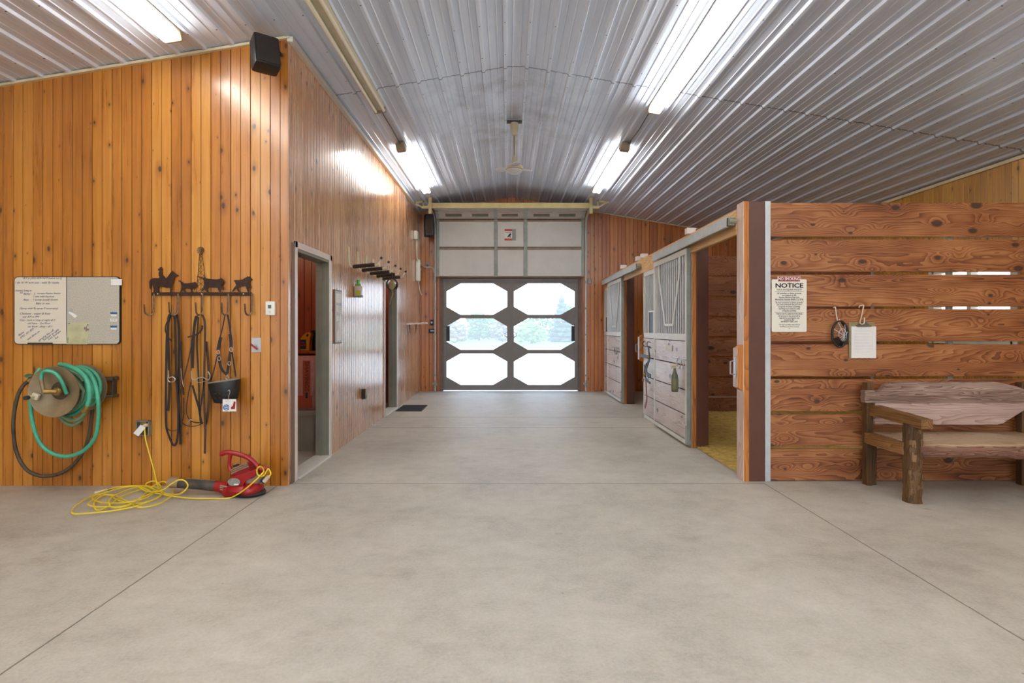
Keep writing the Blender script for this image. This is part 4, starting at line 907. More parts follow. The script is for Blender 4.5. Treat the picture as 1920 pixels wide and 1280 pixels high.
# ---- leaf blower (traced: scale 11.636, origin 400,830) ----
YBW = 4.60
def G(x, y, d=0.0): return P(400+x/11.636, 830+y/11.636, YBW+d)
r = thing('leaf_blower', 'red electric leaf blower lying on the floor with its dusty tube towards the yellow cord', 'leaf blower', G(650, 1170))
hpts = [(150, 235), (200, 235), (280, 205), (400, 215), (560, 250), (720, 300), (850, 390), (950, 490), (990, 510)]
mb = MB(); mb.tube(smooth_path([G(x, y) for x, y in hpts], 5), [0.016]+[0.019]*39+[0.02], 12); mb.build('handle', M['red_plastic'], r, True)
mb = MB(); mb.tube([G(375, 240), G(355, 380), G(345, 500), G(390, 610)], [0.017, 0.014, 0.015, 0.022], 12); mb.build('handle_strut', M['red_plastic'], r, True)
mb = MB(); mb.tube([G(940, 520), G(1060, 580), G(1200, 550)], [0.02, 0.028, 0.014], 12); mb.build('switch_housing', M['red_plastic'], r, True)
mb = MB(); R = G(600, 600)
mb.prism([G(x, y, -0.06) for x, y in ((370, 740), (375, 650), (440, 560), (560, 500), (680, 455), (740, 475), (810, 580), (780, 640), (560, 720))], (0, 0.12, 0))
bmesh.ops.bevel(mb.b, geom=mb.b.edges[:], offset=0.008, segments=2, affect='EDGES'); mb.build('motor_housing', M['red_plastic'], r, True)
for k in range(4):
    mb = MB(); x0_, y0_ = 395, 715-k*42; mb.tube(smooth_path([G(x0_, y0_, -0.066), G(x0_+190, y0_-90, -0.07), G(x0_+400-k*20, y0_-170+k*8, -0.066)], 4), 0.0055, 6); mb.build('rib', M['dust_tan'] if k else M['red_plastic'], r, True)
mb = MB()
for k in range(4): mb.bar(G(450+k*30, 525-k*10, 0.0), G(455+k*30, 490-k*10, 0.0), 0.008, 0.02, bev=0.002)
mb.build('intake_grille', M['black_plastic'], r)
mb = MB(); mb.prism([G(x, y, -0.075) for x, y in ((320, 800), (350, 765), (560, 690), (860, 590), (940, 570), (950, 640), (930, 700), (860, 770), (700, 800), (660, 900), (640, 990), (320, 990))], (0, 0.15, 0))
bmesh.ops.bevel(mb.b, geom=mb.b.edges[:], offset=0.007, segments=2, affect='EDGES'); mb.build('shroud', M['red_plastic'], r, True)
mb = MB(); mb.lathe([(0.03, 0), (0.05, 0.01), (0.07, 0.035), (0.078, 0.06), (0.07, 0.085), (0.05, 0.1)], G(800, 850, -0.05), (-0.15, 1, 0.25), 28); mb.build('fan_housing', M['dust_tan'], r, True)
b0 = G(640, 1010)
mb = MB(); mb.blob(b0+Vector((0, 0, 0.008)), (0.138, 0.115, 0.056), 3, 0.0); mb.blob(b0+Vector((0.075, 0, 0.004)), (0.085, 0.12, 0.062), 3, 0.0); mb.box(b0.x-0.13, b0.x+0.05, b0.y-0.08, b0.y+0.08, b0.z-0.04, b0.z+0.03, 0.02); mb.build('body', M['red_plastic'], r, True)
mb = MB(); zf = 0.0
mb.lathe([(0.085, 0), (0.11, 0.006), (0.115, 0.02), (0.105, 0.034)], (b0.x+0.065, b0.y, zf), (0, 0, 1), 28); mb.box(b0.x-0.12, b0.x+0.06, b0.y-0.07, b0.y+0.07, zf, zf+0.03, 0.01); mb.build('base', M['black_plastic'], r, True)
mb = MB(); q = G(460, 850, -0.078); mb.lathe([(0.045, 0), (0.05, 0.004), (0.05, 0.008)], q, (0, -1, 0), 24); bmesh.ops.scale(mb.b, vec=(1, 1, 0.62), space=Matrix.Translation(-q), verts=mb.b.verts[:]); mb.build('rating_label', mat('grey_rating_label', srgb(140,138,130), 0.5, 0, 0.25, 60), r, True)
mb = MB(); q = G(500, 905, -0.088); mb.box(q.x-0.018, q.x+0.018, q.y-0.001, q.y+0.001, q.z-0.005, q.z+0.005); mb.build('sticker', M['paper'], r)
for k in range(3):
    mb = MB(); mb.tube([G(150, 930+k*42, -0.05), G(300, 960+k*42, -0.06)], 0.006, 6); mb.build('rib', M['dust_tan'], r, True)
mb = MB(); mb.tube([G(330, 985), G(160, 955), G(60, 940)], [0.055, 0.046, 0.044], 20); mb.build('tube_collar', M['red_plastic'], r, True)
mb = MB(); mb.tube([G(70, 940), G(-350, 905), G(-760, 880)], [0.042, 0.04, 0.038], 20); mb.build('tube', M['blower_tube'], r, True)
mb = MB(); mb.tube([G(40, 905, 0.006), G(-350, 872, 0.006), G(-600, 860, 0.006)], [0.032, 0.031, 0.03], 20); mb.build('dust_layer', M['dust_tan'], r, True)
mb = MB(); mb.tube([G(-740, 880), G(-900, 860), G(-960, 850)], [0.040, 0.045, 0.04], 20); mb.build('nozzle', M['dust_tan'], r, True)
mb = MB(); mb.tube(smooth_path([G(880, 860), G(960, 905), G(1050, 880), G(1090, 840)], 5), 0.007, 8); mb.build('power_cord', M['jamb_grey'], r, True)
mb = MB(); mb.tube([G(1075, 850), G(1130, 790)], [0.02, 0.021], 12); mb.build('plug', mat('dark_blue_plug', srgb(34,48,70), 0.5), r, True)
# ================= TACK ROOM CONTENTS =================
mb = MB(); mb.box(XL-0.148, XL-0.104, D1[1]+0.07, D1[1]+0.98, 0.01, DH-0.02, 0.003)
r = thing('wooden_door', 'varnished wooden door slid back behind the first doorway, only its edge with the latch showing', 'door', (XL-0.126, D1[1]+0.5, 0))
mb.build('leaf', M['orange_edge'], r)
mb = MB(); mb.box(XL-0.142, XL-0.112, D1[1]+0.066, D1[1]+0.072, 0.88, 0.98, 0.001); mb.cyl((XL-0.126, D1[1]+0.072, 0.93), (XL-0.126, D1[1]+0.055, 0.93), 0.008, n=10); mb.build('latch', M['brass'], r)
bx, by = -2.21, 6.36
r = thing('feed_bin', 'tall grey plastic bin standing inside the tack room door', 'bin', (bx, by, 0))
mb = MB(); b = mb.b
def rsq(cx, cy, hx, hy, z, rad=0.06, n=5):
    out = []
    for sx, sy, a0 in ((1, 1, 0), (-1, 1, PI/2), (-1, -1, PI), (1, -1, 1.5*PI)):
        for k in range(n+1):
            a = a0+PI/2*k/n; out.append(b.verts.new((cx+sx*(hx-rad)+rad*math.cos(a), cy+sy*(hy-rad)+rad*math.sin(a), z)))
    return out
L = [rsq(bx, by, h, h*0.9, z) for h, z in ((0.14, 0.0), (0.145, 0.02), (0.165, 0.38), (0.175, 0.385), (0.178, 0.40), (0.172, 0.405), (0.176, 0.43), (0.17, 0.44))]
for i in range(len(L)-1):
    for k in range(len(L[0])): b.faces.new((L[i][k], L[i][(k+1) % len(L[0])], L[i+1][(k+1) % len(L[0])], L[i+1][k]))
b.faces.new(L[0][::-1]); b.faces.new(L[-1]); mb.build('body', M['bin'], r, True)
mb = MB(); mb.box(bx-0.1, bx+0.1, by-0.165, by-0.15, 0.352, 0.364, 0.003); mb.build('grip', M['bin'], r)
def sack(label, cx, cy, z0, z1, hw_, hd, m, name='feed_bag'):
    r = thing(name, label, 'bag', (cx, cy, z0)); mb = MB(); rnd = random.Random(int(z0*100)); rows = []; b = mb.b; N = 28
    for i in range(13):
        t = i/12; z = z0+(z1-z0)*t; s_ = 0.82+0.22*math.sin(PI*min(1, t*1.05))**0.5; d_ = hd*(0.45+0.65*math.sin(PI*(0.12+0.8*t)))
        row = []
        for k in range(N):
            a = 2*PI*k/N; c_, s2 = math.cos(a), math.sin(a); e = 0.45
            row.append(b.verts.new((cx+hw_*s_*math.copysign(abs(c_)**e, c_)+rnd.uniform(-.005, .005), cy+d_*math.copysign(abs(s2)**e, s2)+rnd.uniform(-.006, .006), z)))
        rows.append(row)
    for i in range(12):
        for k in range(N): b.faces.new((rows[i][k], rows[i][(k+1) % N], rows[i+1][(k+1) % N], rows[i+1][k]))
    b.faces.new(rows[0][::-1]); b.faces.new(rows[-1]); mb.build('sack', m, r, True); return r
r = sack('shiny pink and rust feed bag standing on the grey bin', bx, by+0.0, 0.44, 1.03, 0.15, 0.12, M['bag'])
mb = MB(); mb.box(bx-0.005, bx+0.075, by-0.136, by-0.128, 0.56, 0.98, 0.003); mb.box(bx-0.11, bx+0.09, by-0.134, by-0.12, 0.47, 0.60, 0.004); mb.build('printed_band', M['bag_red'], r)
text('lettering', 'SHAVINGS', 0.058, (bx+0.038, by-0.1365, 0.81), M['black_ink'], r, rot=-PI/2, sx=1.2)
mb = MB(); mb.box(bx+0.025, bx+0.05, by-0.1395, by-0.136, 0.575, 0.635); mb.box(bx-0.1, bx-0.075, by-0.1395, by-0.134, 0.80, 0.90); mb.build('dark_print', M['black_ink'], r)
r = thing('shelf', 'dark wooden shelf over the feed bag in the tack room', 'shelf', (bx-0.1, 6.45, 1.06)); mb = MB(); mb.box(bx-0.5, bx+0.2, 6.28, 6.62, 1.055, 1.08, 0.002); mb.build('board', M['wall_tack'], r)
mb = MB(); mb.bar((bx+0.12, 6.60, 0.98), (bx+0.12, 6.36, 1.05), 0.02, 0.02); mb.bar((bx-0.4, 6.60, 0.98), (bx-0.4, 6.36, 1.05), 0.02, 0.02); mb.build('bracket', M['iron'], r)
jx, jy, jz = -2.245, 6.42, 1.08
r = thing('plastic_jug', 'amber plastic jug with a slanted handle and black label on the tack room shelf', 'jug', (jx, jy, jz))
mb = MB(); mb.prism([(jx-0.05, jy-0.05, jz), (jx+0.05, jy-0.05, jz), (jx+0.05, jy-0.05, jz+0.13), (jx+0.068, jy-0.05, jz+0.165), (jx+0.068, jy-0.05, jz+0.20), (jx+0.015, jy-0.05, jz+0.205), (jx-0.01, jy-0.05, jz+0.185), (jx-0.05, jy-0.05, jz+0.135)], (0, 0.12, 0))
bmesh.ops.bevel(mb.b, geom=mb.b.edges[:], offset=0.006, segments=2, affect='EDGES'); mb.build('body', M['orange_jug'], r, True)
mb = MB(); mb.box(jx-0.048, jx+0.015, jy-0.054, jy-0.05, jz+0.02, jz+0.125); mb.build('label_panel', M['black_ink'], r)
text('lettering', 'OIL\nWASH', 0.028, (jx-0.017, jy-0.0555, jz+0.075), M['red_sign'], r, bold=0.001)
mb = MB(); mb.rbox((jx+0.03, jy-0.0505, jz+0.172), (0.02, 0.006, 0.03), (0, 0.5, 0), 0.003); mb.build('dark_hole_patch', M['black_ink'], r)  # black block stands in for the dark inside the handle hole
r = thing('dark_tub', 'round black tub behind the amber jug', 'tub', (-2.16, 6.52, 1.08)); mb = MB(); mb.lathe([(0.06, 0), (0.068, 0.01), (0.07, 0.2), (0.074, 0.205), (0.074, 0.225), (0.06, 0.23)], (-2.16, 6.53, 1.08)); mb.build('body', M['black_plastic'], r, True)

# ================= AISLE WALL (tack room side) =================
YS = lambda px: Yside(px, XL)
def S(px, py, out=0.0):
    Y = Yside(px, XL); q = P(px, py, Y); return Vector((XL+out, q.y, q.z))
r = thing('notice_board', 'narrow framed board of papers between the first doorway and the green topped bottle', 'notice board', (XL, 6.25, 1.16))
y0, y1, z0, z1 = 6.13, 6.40, 1.165, 1.745
mb = MB(); mb.box(XL, XL+0.016, y0, y1, z0, z1, 0.002); mb.build('frame', M['jamb_brown'], r)
mb = MB(); mb.box(XL+0.016, XL+0.019, y0+0.012, y1-0.012, z0+0.012, z1-0.012); mb.build('backing', M['paper_grey'], r)
for i, (a, c_, h, w) in enumerate(((0.03, 0.44, 0.1, 0.19), (0.04, 0.34, 0.07, 0.08), (0.15, 0.33, 0.08, 0.07), (0.05, 0.24, 0.06, 0.1), (0.06, 0.03, 0.1, 0.15), (0.09, 0.13, 0.10, 0.09))):
    mb = MB(); mb.box(XL+0.019, XL+0.0215, y0+a, y0+a+w, z0+c_, z0+c_+h); mb.build('sheet', M['paper'], r)
    text('print', '----\n-----\n---', 0.022, (XL+0.0222, y0+a+w/2, z0+c_+h/2), M['black_ink'], r, face='+x')
mb = MB(); pz = z0+0.20; mb.prism([(XL+0.024, y0+0.12, pz), (XL+0.024, y0+0.17, pz+0.14), (XL+0.024, y0+0.2, pz+0.06), (XL+0.024, y0+0.22, pz-0.06), (XL+0.024, y0+0.19, pz-0.04), (XL+0.024, y0+0.16, pz-0.1)], (0.004, 0, 0)); mb.build('folded_leaflet', M['paper'], r)

sy = 6.98
r = thing('hand_sanitizer_bottle', 'plastic bottle with a bright green pump top held on the aisle wall', 'bottle', (XL+0.05, sy, 1.71))
mb = MB(); mb.box(XL+0.004, XL+0.085, sy-0.05, sy+0.05, 1.715, 1.845, 0.018); mb.lathe([(0.03, 0.12), (0.022, 0.14), (0.018, 0.15)], (XL+0.045, sy, 1.71)); mb.build('body', M['clear_plastic'], r, True)
mb = MB(); mb.box(XL+0.02, XL+0.087, sy-0.0515, sy-0.049, 1.735, 1.785); mb.build('label_panel', M['lime_label'], r)
mb = MB(); mb.lathe([(0.03, 0), (0.03, 0.012), (0.02, 0.02), (0.016, 0.045), (0.022, 0.047), (0.02, 0.06), (0.006, 0.065)], (XL+0.045, sy, 1.855)); mb.bar((XL+0.045, sy, 1.905), (XL+0.02, sy-0.02, 1.895), 0.012, 0.012, bev=0.003); mb.box(XL+0.01, XL+0.075, sy-0.03, sy+0.03, 1.848, 1.865, 0.008); mb.build('pump', M['lime'], r, True)
mb = MB(); mb.box(XL+0.0, XL+0.092, sy-0.056, sy+0.056, 1.705, 1.716, 0.002); mb.box(XL+0.088, XL+0.091, sy-0.056, sy+0.056, 1.705, 1.73, 0.001); mb.build('holder', M['jamb_grey'], r)

# padded arms for blankets
proto = None
ords = ['nearest of the row and closest to the first doorway', 'second of the row', 'middle one of the row of five', 'fourth of the row', 'farthest of the row, over the second doorway']
for i, Yr in enumerate((6.70, 7.11, 7.53, 7.91, 8.29)):
    if i == 0:
        r = thing('saddle_rack', 'dark foam sleeved wall arm, '+ords[0], 'saddle rack', (XL, Yr, 2.05), 'padded wall arms on the aisle wall')
        mb = MB(); mb.prism([(XL, Yr-0.022, 2.095), (XL, Yr+0.022, 2.095), (XL, Yr+0.022, 2.25), (XL, Yr+0.008, 2.285), (XL, Yr-0.008, 2.285), (XL, Yr-0.022, 2.25)], (0.006, 0, 0)); mb.tube([(XL+0.007, Yr, 2.27), (XL+0.012, Yr, 2.10)], 0.012, 8); mb.build('wall_plate', M['cream'], r)
        mb = MB(); mb.tube(smooth_path([(XL+0.012, Yr, 2.12), (XL+0.02, Yr, 2.06), (XL+0.06, Yr, 2.044), (XL+0.12, Yr, 2.05), (XL+0.33, Yr, 2.07), (XL+0.345, Yr, 2.09), (XL+0.385, Yr, 2.145)], 5), 0.010, 8); mb.build('arm', M['cream'], r, True)
        mb = MB(); mb.tube([(XL+0.055, Yr, 2.046), (XL+0.06, Yr, 2.046), (XL+0.305, Yr, 2.068), (XL+0.31, Yr, 2.068)], [0.018, 0.023, 0.023, 0.018], 14); mb.build('foam_sleeve', M['foam'], r, True)
        mb = MB(); mb.tube([(XL+0.378, Yr, 2.135), (XL+0.395, Yr, 2.158)], 0.015, 10); mb.build('tip', M['black_plastic'], r, True)
        proto = r
    else: dup(proto, (0, Yr-6.70, 0), 'dark foam sleeved wall arm, '+ords[i])
hx, hy = XL+0.275, 7.86
r = thing('rope_halter', 'tan rope halter with a dark ring hanging from the fourth padded arm', 'halter', (hx, hy, 1.9))
mb = MB(); mb.tube([(hx+0.07*math.cos(2*PI*k/24), hy, 1.935+0.075*math.sin(2*PI*k/24)) for k in range(24)], 0.011, 8, closed=True); mb.tube([(hx, hy, 2.0), (hx, hy, 2.09)], 0.012, 8); mb.tube([(hx+0.05, hy, 1.93), (hx+0.08, hy-0.01, 1.90), (hx+0.06, hy, 1.86)], 0.007, 6); mb.build('ring', M['black_leather'], r, True)
mb = MB(); mb.blob((hx+0.0, hy-0.01, 1.915), (0.045, 0.035, 0.065), 3, 0.04); mb.tube([(hx, hy, 2.0), (hx-0.005, hy, 1.95)], 0.02, 8); mb.build('rope_hank', M['rope'], r, True)
mb = MB(); mb.tube(smooth_path([(hx, hy, 1.86), (hx+0.01, hy, 1.80), (hx-0.01, hy, 1.74), (hx-0.03, hy, 1.66)], 4), [0.012]*8+[0.006]*5, 8); mb.build('tail', M['rope'], r, True)

r = thing('outlet_box', 'metal outlet box low on the aisle wall between the two doorways', 'outlet', (XL, 7.35, 0.5))
mb = MB(); mb.box(XL, XL+0.05, 7.315, 7.39, 0.43, 0.555, 0.004); mb.build('box', M['iron'], r)
mb = MB(); mb.box(XL+0.048, XL+0.054, 7.31, 7.395, 0.425, 0.56, 0.002); mb.cyl((XL+0.05, 7.35, 0.465), (XL+0.062, 7.35, 0.465), 0.014, n=12); mb.build('cover', M['grey_box'], r)

r = thing('wall_shelf', 'small rough white shelf with two spikes under it near the far corner', 'shelf', (XL, 10.6, 1.4))
mb = MB(); rnd = random.Random(4); g = []
for j, zz in ((0, 1.40), (1, 1.43)):
    g.append([(XL+0.0+0.36*i/8, 10.55+rnd.uniform(-0.01, 0.01), zz+rnd.uniform(-0.004, 0.004)+0.012*i/8) for i in range(9)])
poly = g[0]+g[1][::-1]; mb.prism(poly, (0, 0.22, 0)); mb.build('board', M['trim_white'], r)
mb = MB(); mb.tube([(XL+0.05, 10.6, 1.41), (XL+0.06, 10.6, 1.24)], [0.012, 0.003], 8); mb.tube([(XL+0.17, 10.6, 1.41), (XL+0.165, 10.6, 1.24)], [0.012, 0.003], 8); mb.build('spike', M['iron'], r, True)
# boxes in the far corner
q = S(777, 441); r = thing('junction_box', 'white box at the top of a bent conduit in the far corner', 'junction box', (XL, q.y, q.z))
mb = MB(); mb.box(XL, XL+0.07, q.y-0.1, q.y+0.06, q.z-0.09, q.z+0.08, 0.015); mb.build('box', M['white_plastic'], r, True)
mb = MB(); mb.tube(smooth_path([(XL+0.04, q.y, q.z-0.08), (XL+0.04, q.y, q.z-0.35), (XL+0.05, q.y+0.1, 2.70), (XL+0.1, 12.15, 2.63), (XL+0.25, 12.19, 2.62), (XL+0.3, 12.19, 2.5)], 5), 0.018, 8); mb.build('conduit', M['cream'], r, True)
q = S(780, 505); r = thing('wall_phone', 'long white handset mounted on the wall in the far corner with a dangling cord', 'telephone', (XL, q.y, q.z))
mb = MB(); mb.box(XL, XL+0.09, q.y-0.08, q.y+0.05, q.z-0.24, q.z+0.2, 0.03); mb.build('handset', M['white_plastic'], r, True)
mb = MB(); mb.tube(smooth_path([(XL+0.06, q.y-0.05, q.z-0.23), (XL+0.08, q.y-0.05, q.z-0.4), (XL+0.12, q.y-0.05, q.z-0.52)], 4), 0.007, 6); mb.build('cord', M['white_plastic'], r, True)
def B(px, py, d=0.0): return P(px, py, YB-d)
def wbox(name, label, cat, px0, py0, px1, py1, d, m, extra=None):
    a = B(px0, py0); c_ = B(px1, py1); r = thing(name, label, cat, (a.x, YB, c_.z))
    mb = MB(); mb.box(a.x, c_.x, YB-d, YB, c_.z, a.z, 0.006); mb.build('box', m, r); 
    if extra: mb = MB(); mb.box(a.x+(c_.x-a.x)*0.25, c_.x-(c_.x-a.x)*0.25, YB-d-0.006, YB-d, c_.z+(a.z-c_.z)*0.35, c_.z+(a.z-c_.z)*0.65, 0.001); mb.build('panel', extra, r)
    return r
wbox('switch_plate', 'grey switch plate on the end wall beside the garage door track, phone side', 'switch', 799, 491, 805, 504, 0.03, M['galv_dull'], M['jamb_brown'])
wbox('keypad', 'small square black keypad on the end wall by the screen door jamb', 'keypad', 807, 599, 813, 610, 0.04, M['black_plastic'], M['paper_grey'])
wbox('door_sensor_box', 'wide black box under the square keypad', 'control box', 804, 616, 818, 624, 0.05, M['black_plastic'], M['paper_grey'])
wbox('bell_button', 'round cream button next to the wall phone', 'button', 787.5, 503, 790.5, 507, 0.03, M['cream'])
wbox('switch_box', 'small grey box on the end wall between the garage door and the stalls', 'switch', 1102, 522, 1108, 532, 0.04, M['galv_dull'])
c = P(804, 423, 11.85)
r = thing('speaker', 'black box speaker mounted in the far corner beside the garage door', 'speaker', c)
mb = MB(); mb.rbox(c, (0.17, 0.24, 0.44), (0, 0, 0.25), 0.02); mb.build('housing', M['black_plastic'], r, True)
mb = MB(); mb.rbox(c+Vector((0.02, -0.125, -0.02)), (0.11, 0.01, 0.3), (0, 0, 0.25), 0.004); mb.build('grille', M['iron'], r); mb = MB(); mb.box(c.x, c.x+0.18, YB-0.12, YB, c.z-0.12, c.z+0.15, 0.01); mb.tube([c+Vector((0,0.1,0)), (c.x+0.05, YB, c.z)], 0.025, 8); mb.build('bracket', M['black_plastic'], r)
# mat
r = thing('door_mat', 'dark ribbed rubber mat on the floor by the second doorway', 'mat', (-1.6, 9.6, 0))
mb = MB(); mb.box(-1.80, -1.38, 9.23, 9.93, 0.0, 0.012, 0.004)
for k in range(14): mb.box(-1.79, -1.39, 9.26+k*0.048, 9.275+k*0.048, 0.010, 0.016)
mb.build('mat', M['rubber'], r)

# ================= FAR END: SCREEN DOORS AND GARAGE DOOR =================
mb = MB(); JH = GH-0.02
mb.box(GX0, GX0+0.07, YB-0.04, YB+0.11, 0, GH, 0.003); mb.box(GX1-0.07, GX1, YB-0.04, YB+0.11, 0, GH, 0.003); mb.box(GX0+0.07, GX1-0.07, YB-0.04, YB+0.11, GH-0.05, GH, 0.003)
struct('door_3', mb, M['jamb_brown'])
def leaf(label, x0, x1, hinge):
    r = thing('screen_door', label, 'screen door', ((x0+x1)/2, YB, 0)); ya, yb_ = YB-0.0, YB+0.035
    top, bot = GH-0.055, 0.02; S_ = 0.07
    rows = [(0.13, 0.80), (0.875, 1.545), (1.62, 2.29)]
    for xa_ in (x0, x1-S_): mb = MB(); mb.box(xa_, xa_+S_, ya, yb_, bot, top, 0.004); mb.build('stile', M['door_grey'], r)
    ix0, ix1 = x0+S_, x1-S_
    for za, zb in ((bot, rows[0][0]), (rows[0][1], rows[1][0]), (rows[1][1], rows[2][0]), (rows[2][1], top)): mb = MB(); mb.box(ix0, ix1, ya, yb_, za, zb, 0.003); mb.build('rail', M['door_grey'], r)
    cw, ch = 0.30, 0.17
    for za, zb in rows:
        for sx in (0, 1):
            X_ = ix0 if sx == 0 else ix1; s_ = 1 if sx == 0 else -1
            for sz in (0, 1):
                Z_ = za if sz == 0 else zb; t_ = 1 if sz == 0 else -1
                mb = MB(); mb.prism([(X_, ya+0.008, Z_), (X_+s_*cw, ya+0.008, Z_), (X_, ya+0.008, Z_+t_*ch)], (0, 0.02, 0)); mb.build('corner_panel', M['door_grey'], r)
    for za, zb in rows:
        mb = MB(); mb.box(ix0+0.001, ix1-0.001, ya+0.029, ya+0.0295, za, zb); mb.build('screen', M['screen'], r)
    hx_ = x1-S_/2 if hinge == 'l' else x0+S_/2
    mb = MB(); hh = ix1-0.0 if hinge == 'l' else ix0; mb.tube([(hh, ya, 1.26), (hh-(0.05 if hinge == 'l' else -0.05), ya-0.03, 1.23), (hh-(0.05 if hinge == 'l' else -0.05), ya-0.03, 1.17), (hh, ya, 1.14)], 0.009, 8); mb.build('pull', M['steel'], r, True)
    xe = ix0 if hinge == 'l' else ix1-0.07
    mb = MB(); mb.box(xe, xe+0.07, ya+0.004, ya+0.02, 1.06, 1.38, 0.003); mb.build('dark_recess_strip', M['black_plastic'], r)  # dark strip put in for the darker recess at the outer pane edge
    return r
ls_ = leaf('grey screen door leaf with three octagonal panes, on the keypad side', GX0+0.072, 0.0595, 'l')
mb = MB(); mb.box(0.045, 0.075, YB-0.012, YB-0.001, 0.03, GH-0.06, 0.002); mb.build('meeting_strip', M['door_grey'], ls_)
leaf('grey screen door leaf with three octagonal panes, on the stall side', 0.0605, GX1-0.072, 'r')

gx0, gx1 = -1.49, 1.60; gy = 12.06
r = thing('garage_door', 'raised white sectional garage door over the screen doors with its upper panels tilted back', 'garage door', (0.05, gy, 2.41))
divs = [(-0.29, -0.21), (0.33, 0.41)]
for za, zb in ((2.41, 3.01), (3.02, 3.60)):
    mb = MB(); mb.box(gx0, gx1, gy, gy+0.045, za, zb, 0.004); p_ = mb.build('section', M['garage_panel'], r)
    for a, c_ in [(gx0, gx0+0.06), (gx1-0.06, gx1)]+divs: mb = MB(); mb.box(a, c_, gy-0.014, gy+0.001, za+0.01, zb-0.01, 0.003); mb.build('stile', M['galv_dull'], p_)
    mb = MB(); mb.box(gx0, gx1, gy-0.012, gy+0.002, zb-0.035, zb+0.002, 0.003); mb.box(gx0, gx1, gy-0.012, gy+0.002, za, za+0.022, 0.003); mb.build('edge_rail', M['rail_dusty'], p_)
    for xx in (gx0+0.03, -0.25, 0.37, gx1-0.03): mb = MB(); mb.rbox((xx, gy-0.02, zb), (0.06, 0.012, 0.09), (0, 0, 0), 0.003); mb.build('hinge', M['galv_dull'], p_)
# window section leaning in, then the flat one
A_ = Vector((0, gy, 3.62)); Bv = Vector((0, 11.80, 3.735))
d = (Bv-A_); ln = d.length; ang = math.atan2(d.z, -d.y)
def secM(o): return Matrix.Translation(o) @ Matrix.Rotation(math.pi/2-ang+math.pi, 4, 'X')
def tilted(mb, x0, x1, s0, s1, t0, t1):
    """box on the leaning section: s along the slope from A_, t out of its face towards the room"""
    u = d.normalized(); n_ = Vector((0, -u.z, u.y)); n_ = n_ if n_.z < 0 else -n_
    V = []
    for s_ in (s0, s1):
        for t_ in (t0, t1):
            for x_ in (x0, x1): V.append(A_+u*s_+n_*t_+Vector((x_, 0, 0)))
    vs = [mb.b.verts.new(v) for v in V]
    for f in ((0,1,3,2), (4,6,7,5), (0,4,5,1), (2,3,7,6), (0,2,6,4), (1,5,7,3)): mb.b.faces.new([vs[i] for i in f])
mb = MB(); tilted(mb, gx0, gx1, 0, ln, -0.045, 0); p_ = mb.build('section', M['garage_panel'], r)
for a, c_ in [(gx0, gx0+0.06), (gx1-0.06, gx1)]+divs: mb = MB(); tilted(mb, a, c_, 0.0, ln, 0.0, 0.015); mb.build('stile', M['galv'], p_)
for a in (-1.33, -0.78, -0.17, 0.49, 1.02):
    mb = MB(); tilted(mb, a, a+0.42, ln*0.25, ln*0.85, 0.0, 0.012); f_ = mb.build('window_frame', M['trim_white'], p_)
    mb = MB(); tilted(mb, a+0.04, a+0.38, ln*0.38, ln*0.72, 0.012, 0.014); mb.build('pane', M['dark_glass'], f_)
mb = MB(); mb.box(gx0, gx1, 11.2, 11.80, 3.735, 3.765, 0.004); p_ = mb.build('section', M['garage_panel'], r)
mb = MB()
for a, c_ in divs: mb.box(a, c_, 11.25, 11.8, 3.722, 3.735, 0.002)
mb.build('stile', M['galv'], p_)
mb = MB(); mb.box(gx0-0.03, gx1+0.03, 11.17, 11.21, 3.665, 3.71, 0.004); mb.box(gx0-0.03, gx1+0.03, 11.185, 11.22, 3.712, 3.77, 0.004); mb.build('strut', M['yellowed'], r)
for s_, X_ in ((-1, gx0-0.03), (1, gx1+0.03)):
    mb = MB(); mb.tube(smooth_path([(X_, gy-0.03, 0.02), (X_, gy-0.03, 1.5), (X_, gy-0.03, 3.2), (X_+s_*0.0, gy-0.05, 3.45), (X_, gy-0.16, 3.62), (X_+s_*0.01, 11.6, 3.70), (X_+s_*0.01, 11.12, 3.70)], 5), 0.022, 8, flat=0.6); mb.build('track', M['galv'], r, True)
    mb = MB(); mb.box(X_-0.012, X_+0.05, 11.12, 11.15, 3.55, 3.86, 0.002) if s_ < 0 else mb.box(X_-0.05, X_+0.012, 11.12, 11.15, 3.55, 3.86, 0.002)
    xo = X_+s_*0.13
    mb.bar((xo-s_*0.02, 11.14, 3.66), (xo-s_*0.02, 11.14, ceil_z(xo)-0.02), 0.03, 0.004, (0, 1, 0)); mb.bar((xo-s_*0.02, 11.14, 3.66), (xo+s_*0.16, 11.14, ceil_z(xo+s_*0.16)-0.03), 0.03, 0.004, (0, 1, 0))
    mb.bar((xo-s_*0.04, 11.14, ceil_z(xo)-0.03), (xo+s_*0.2, 11.14, ceil_z(xo+s_*0.2)-0.03), 0.03, 0.004, (0, 1, 0)); mb.box(min(X_, xo+s_*0.01), max(X_, xo+s_*0.01), 11.12, 11.16, 3.645, 3.70, 0.003)
    mb.build('hanger_bracket', M['yellowed'], r)
    mb = MB()
    for zz in (0.35, 1.2, 1.75, 2.3): mb.rbox((X_, gy-0.045, zz), (0.05, 0.03, 0.035), (0, 0, 0), 0.004)
    mb.rbox((X_, gy-0.05, 0.17), (0.11, 0.05, 0.05), (0, 0.3, 0), 0.01); mb.tube([(X_, gy-0.06, 0.25), (X_, gy-0.08, 0.1)], 0.012, 8); mb.build('roller_bracket', M['galv_dull'], r)
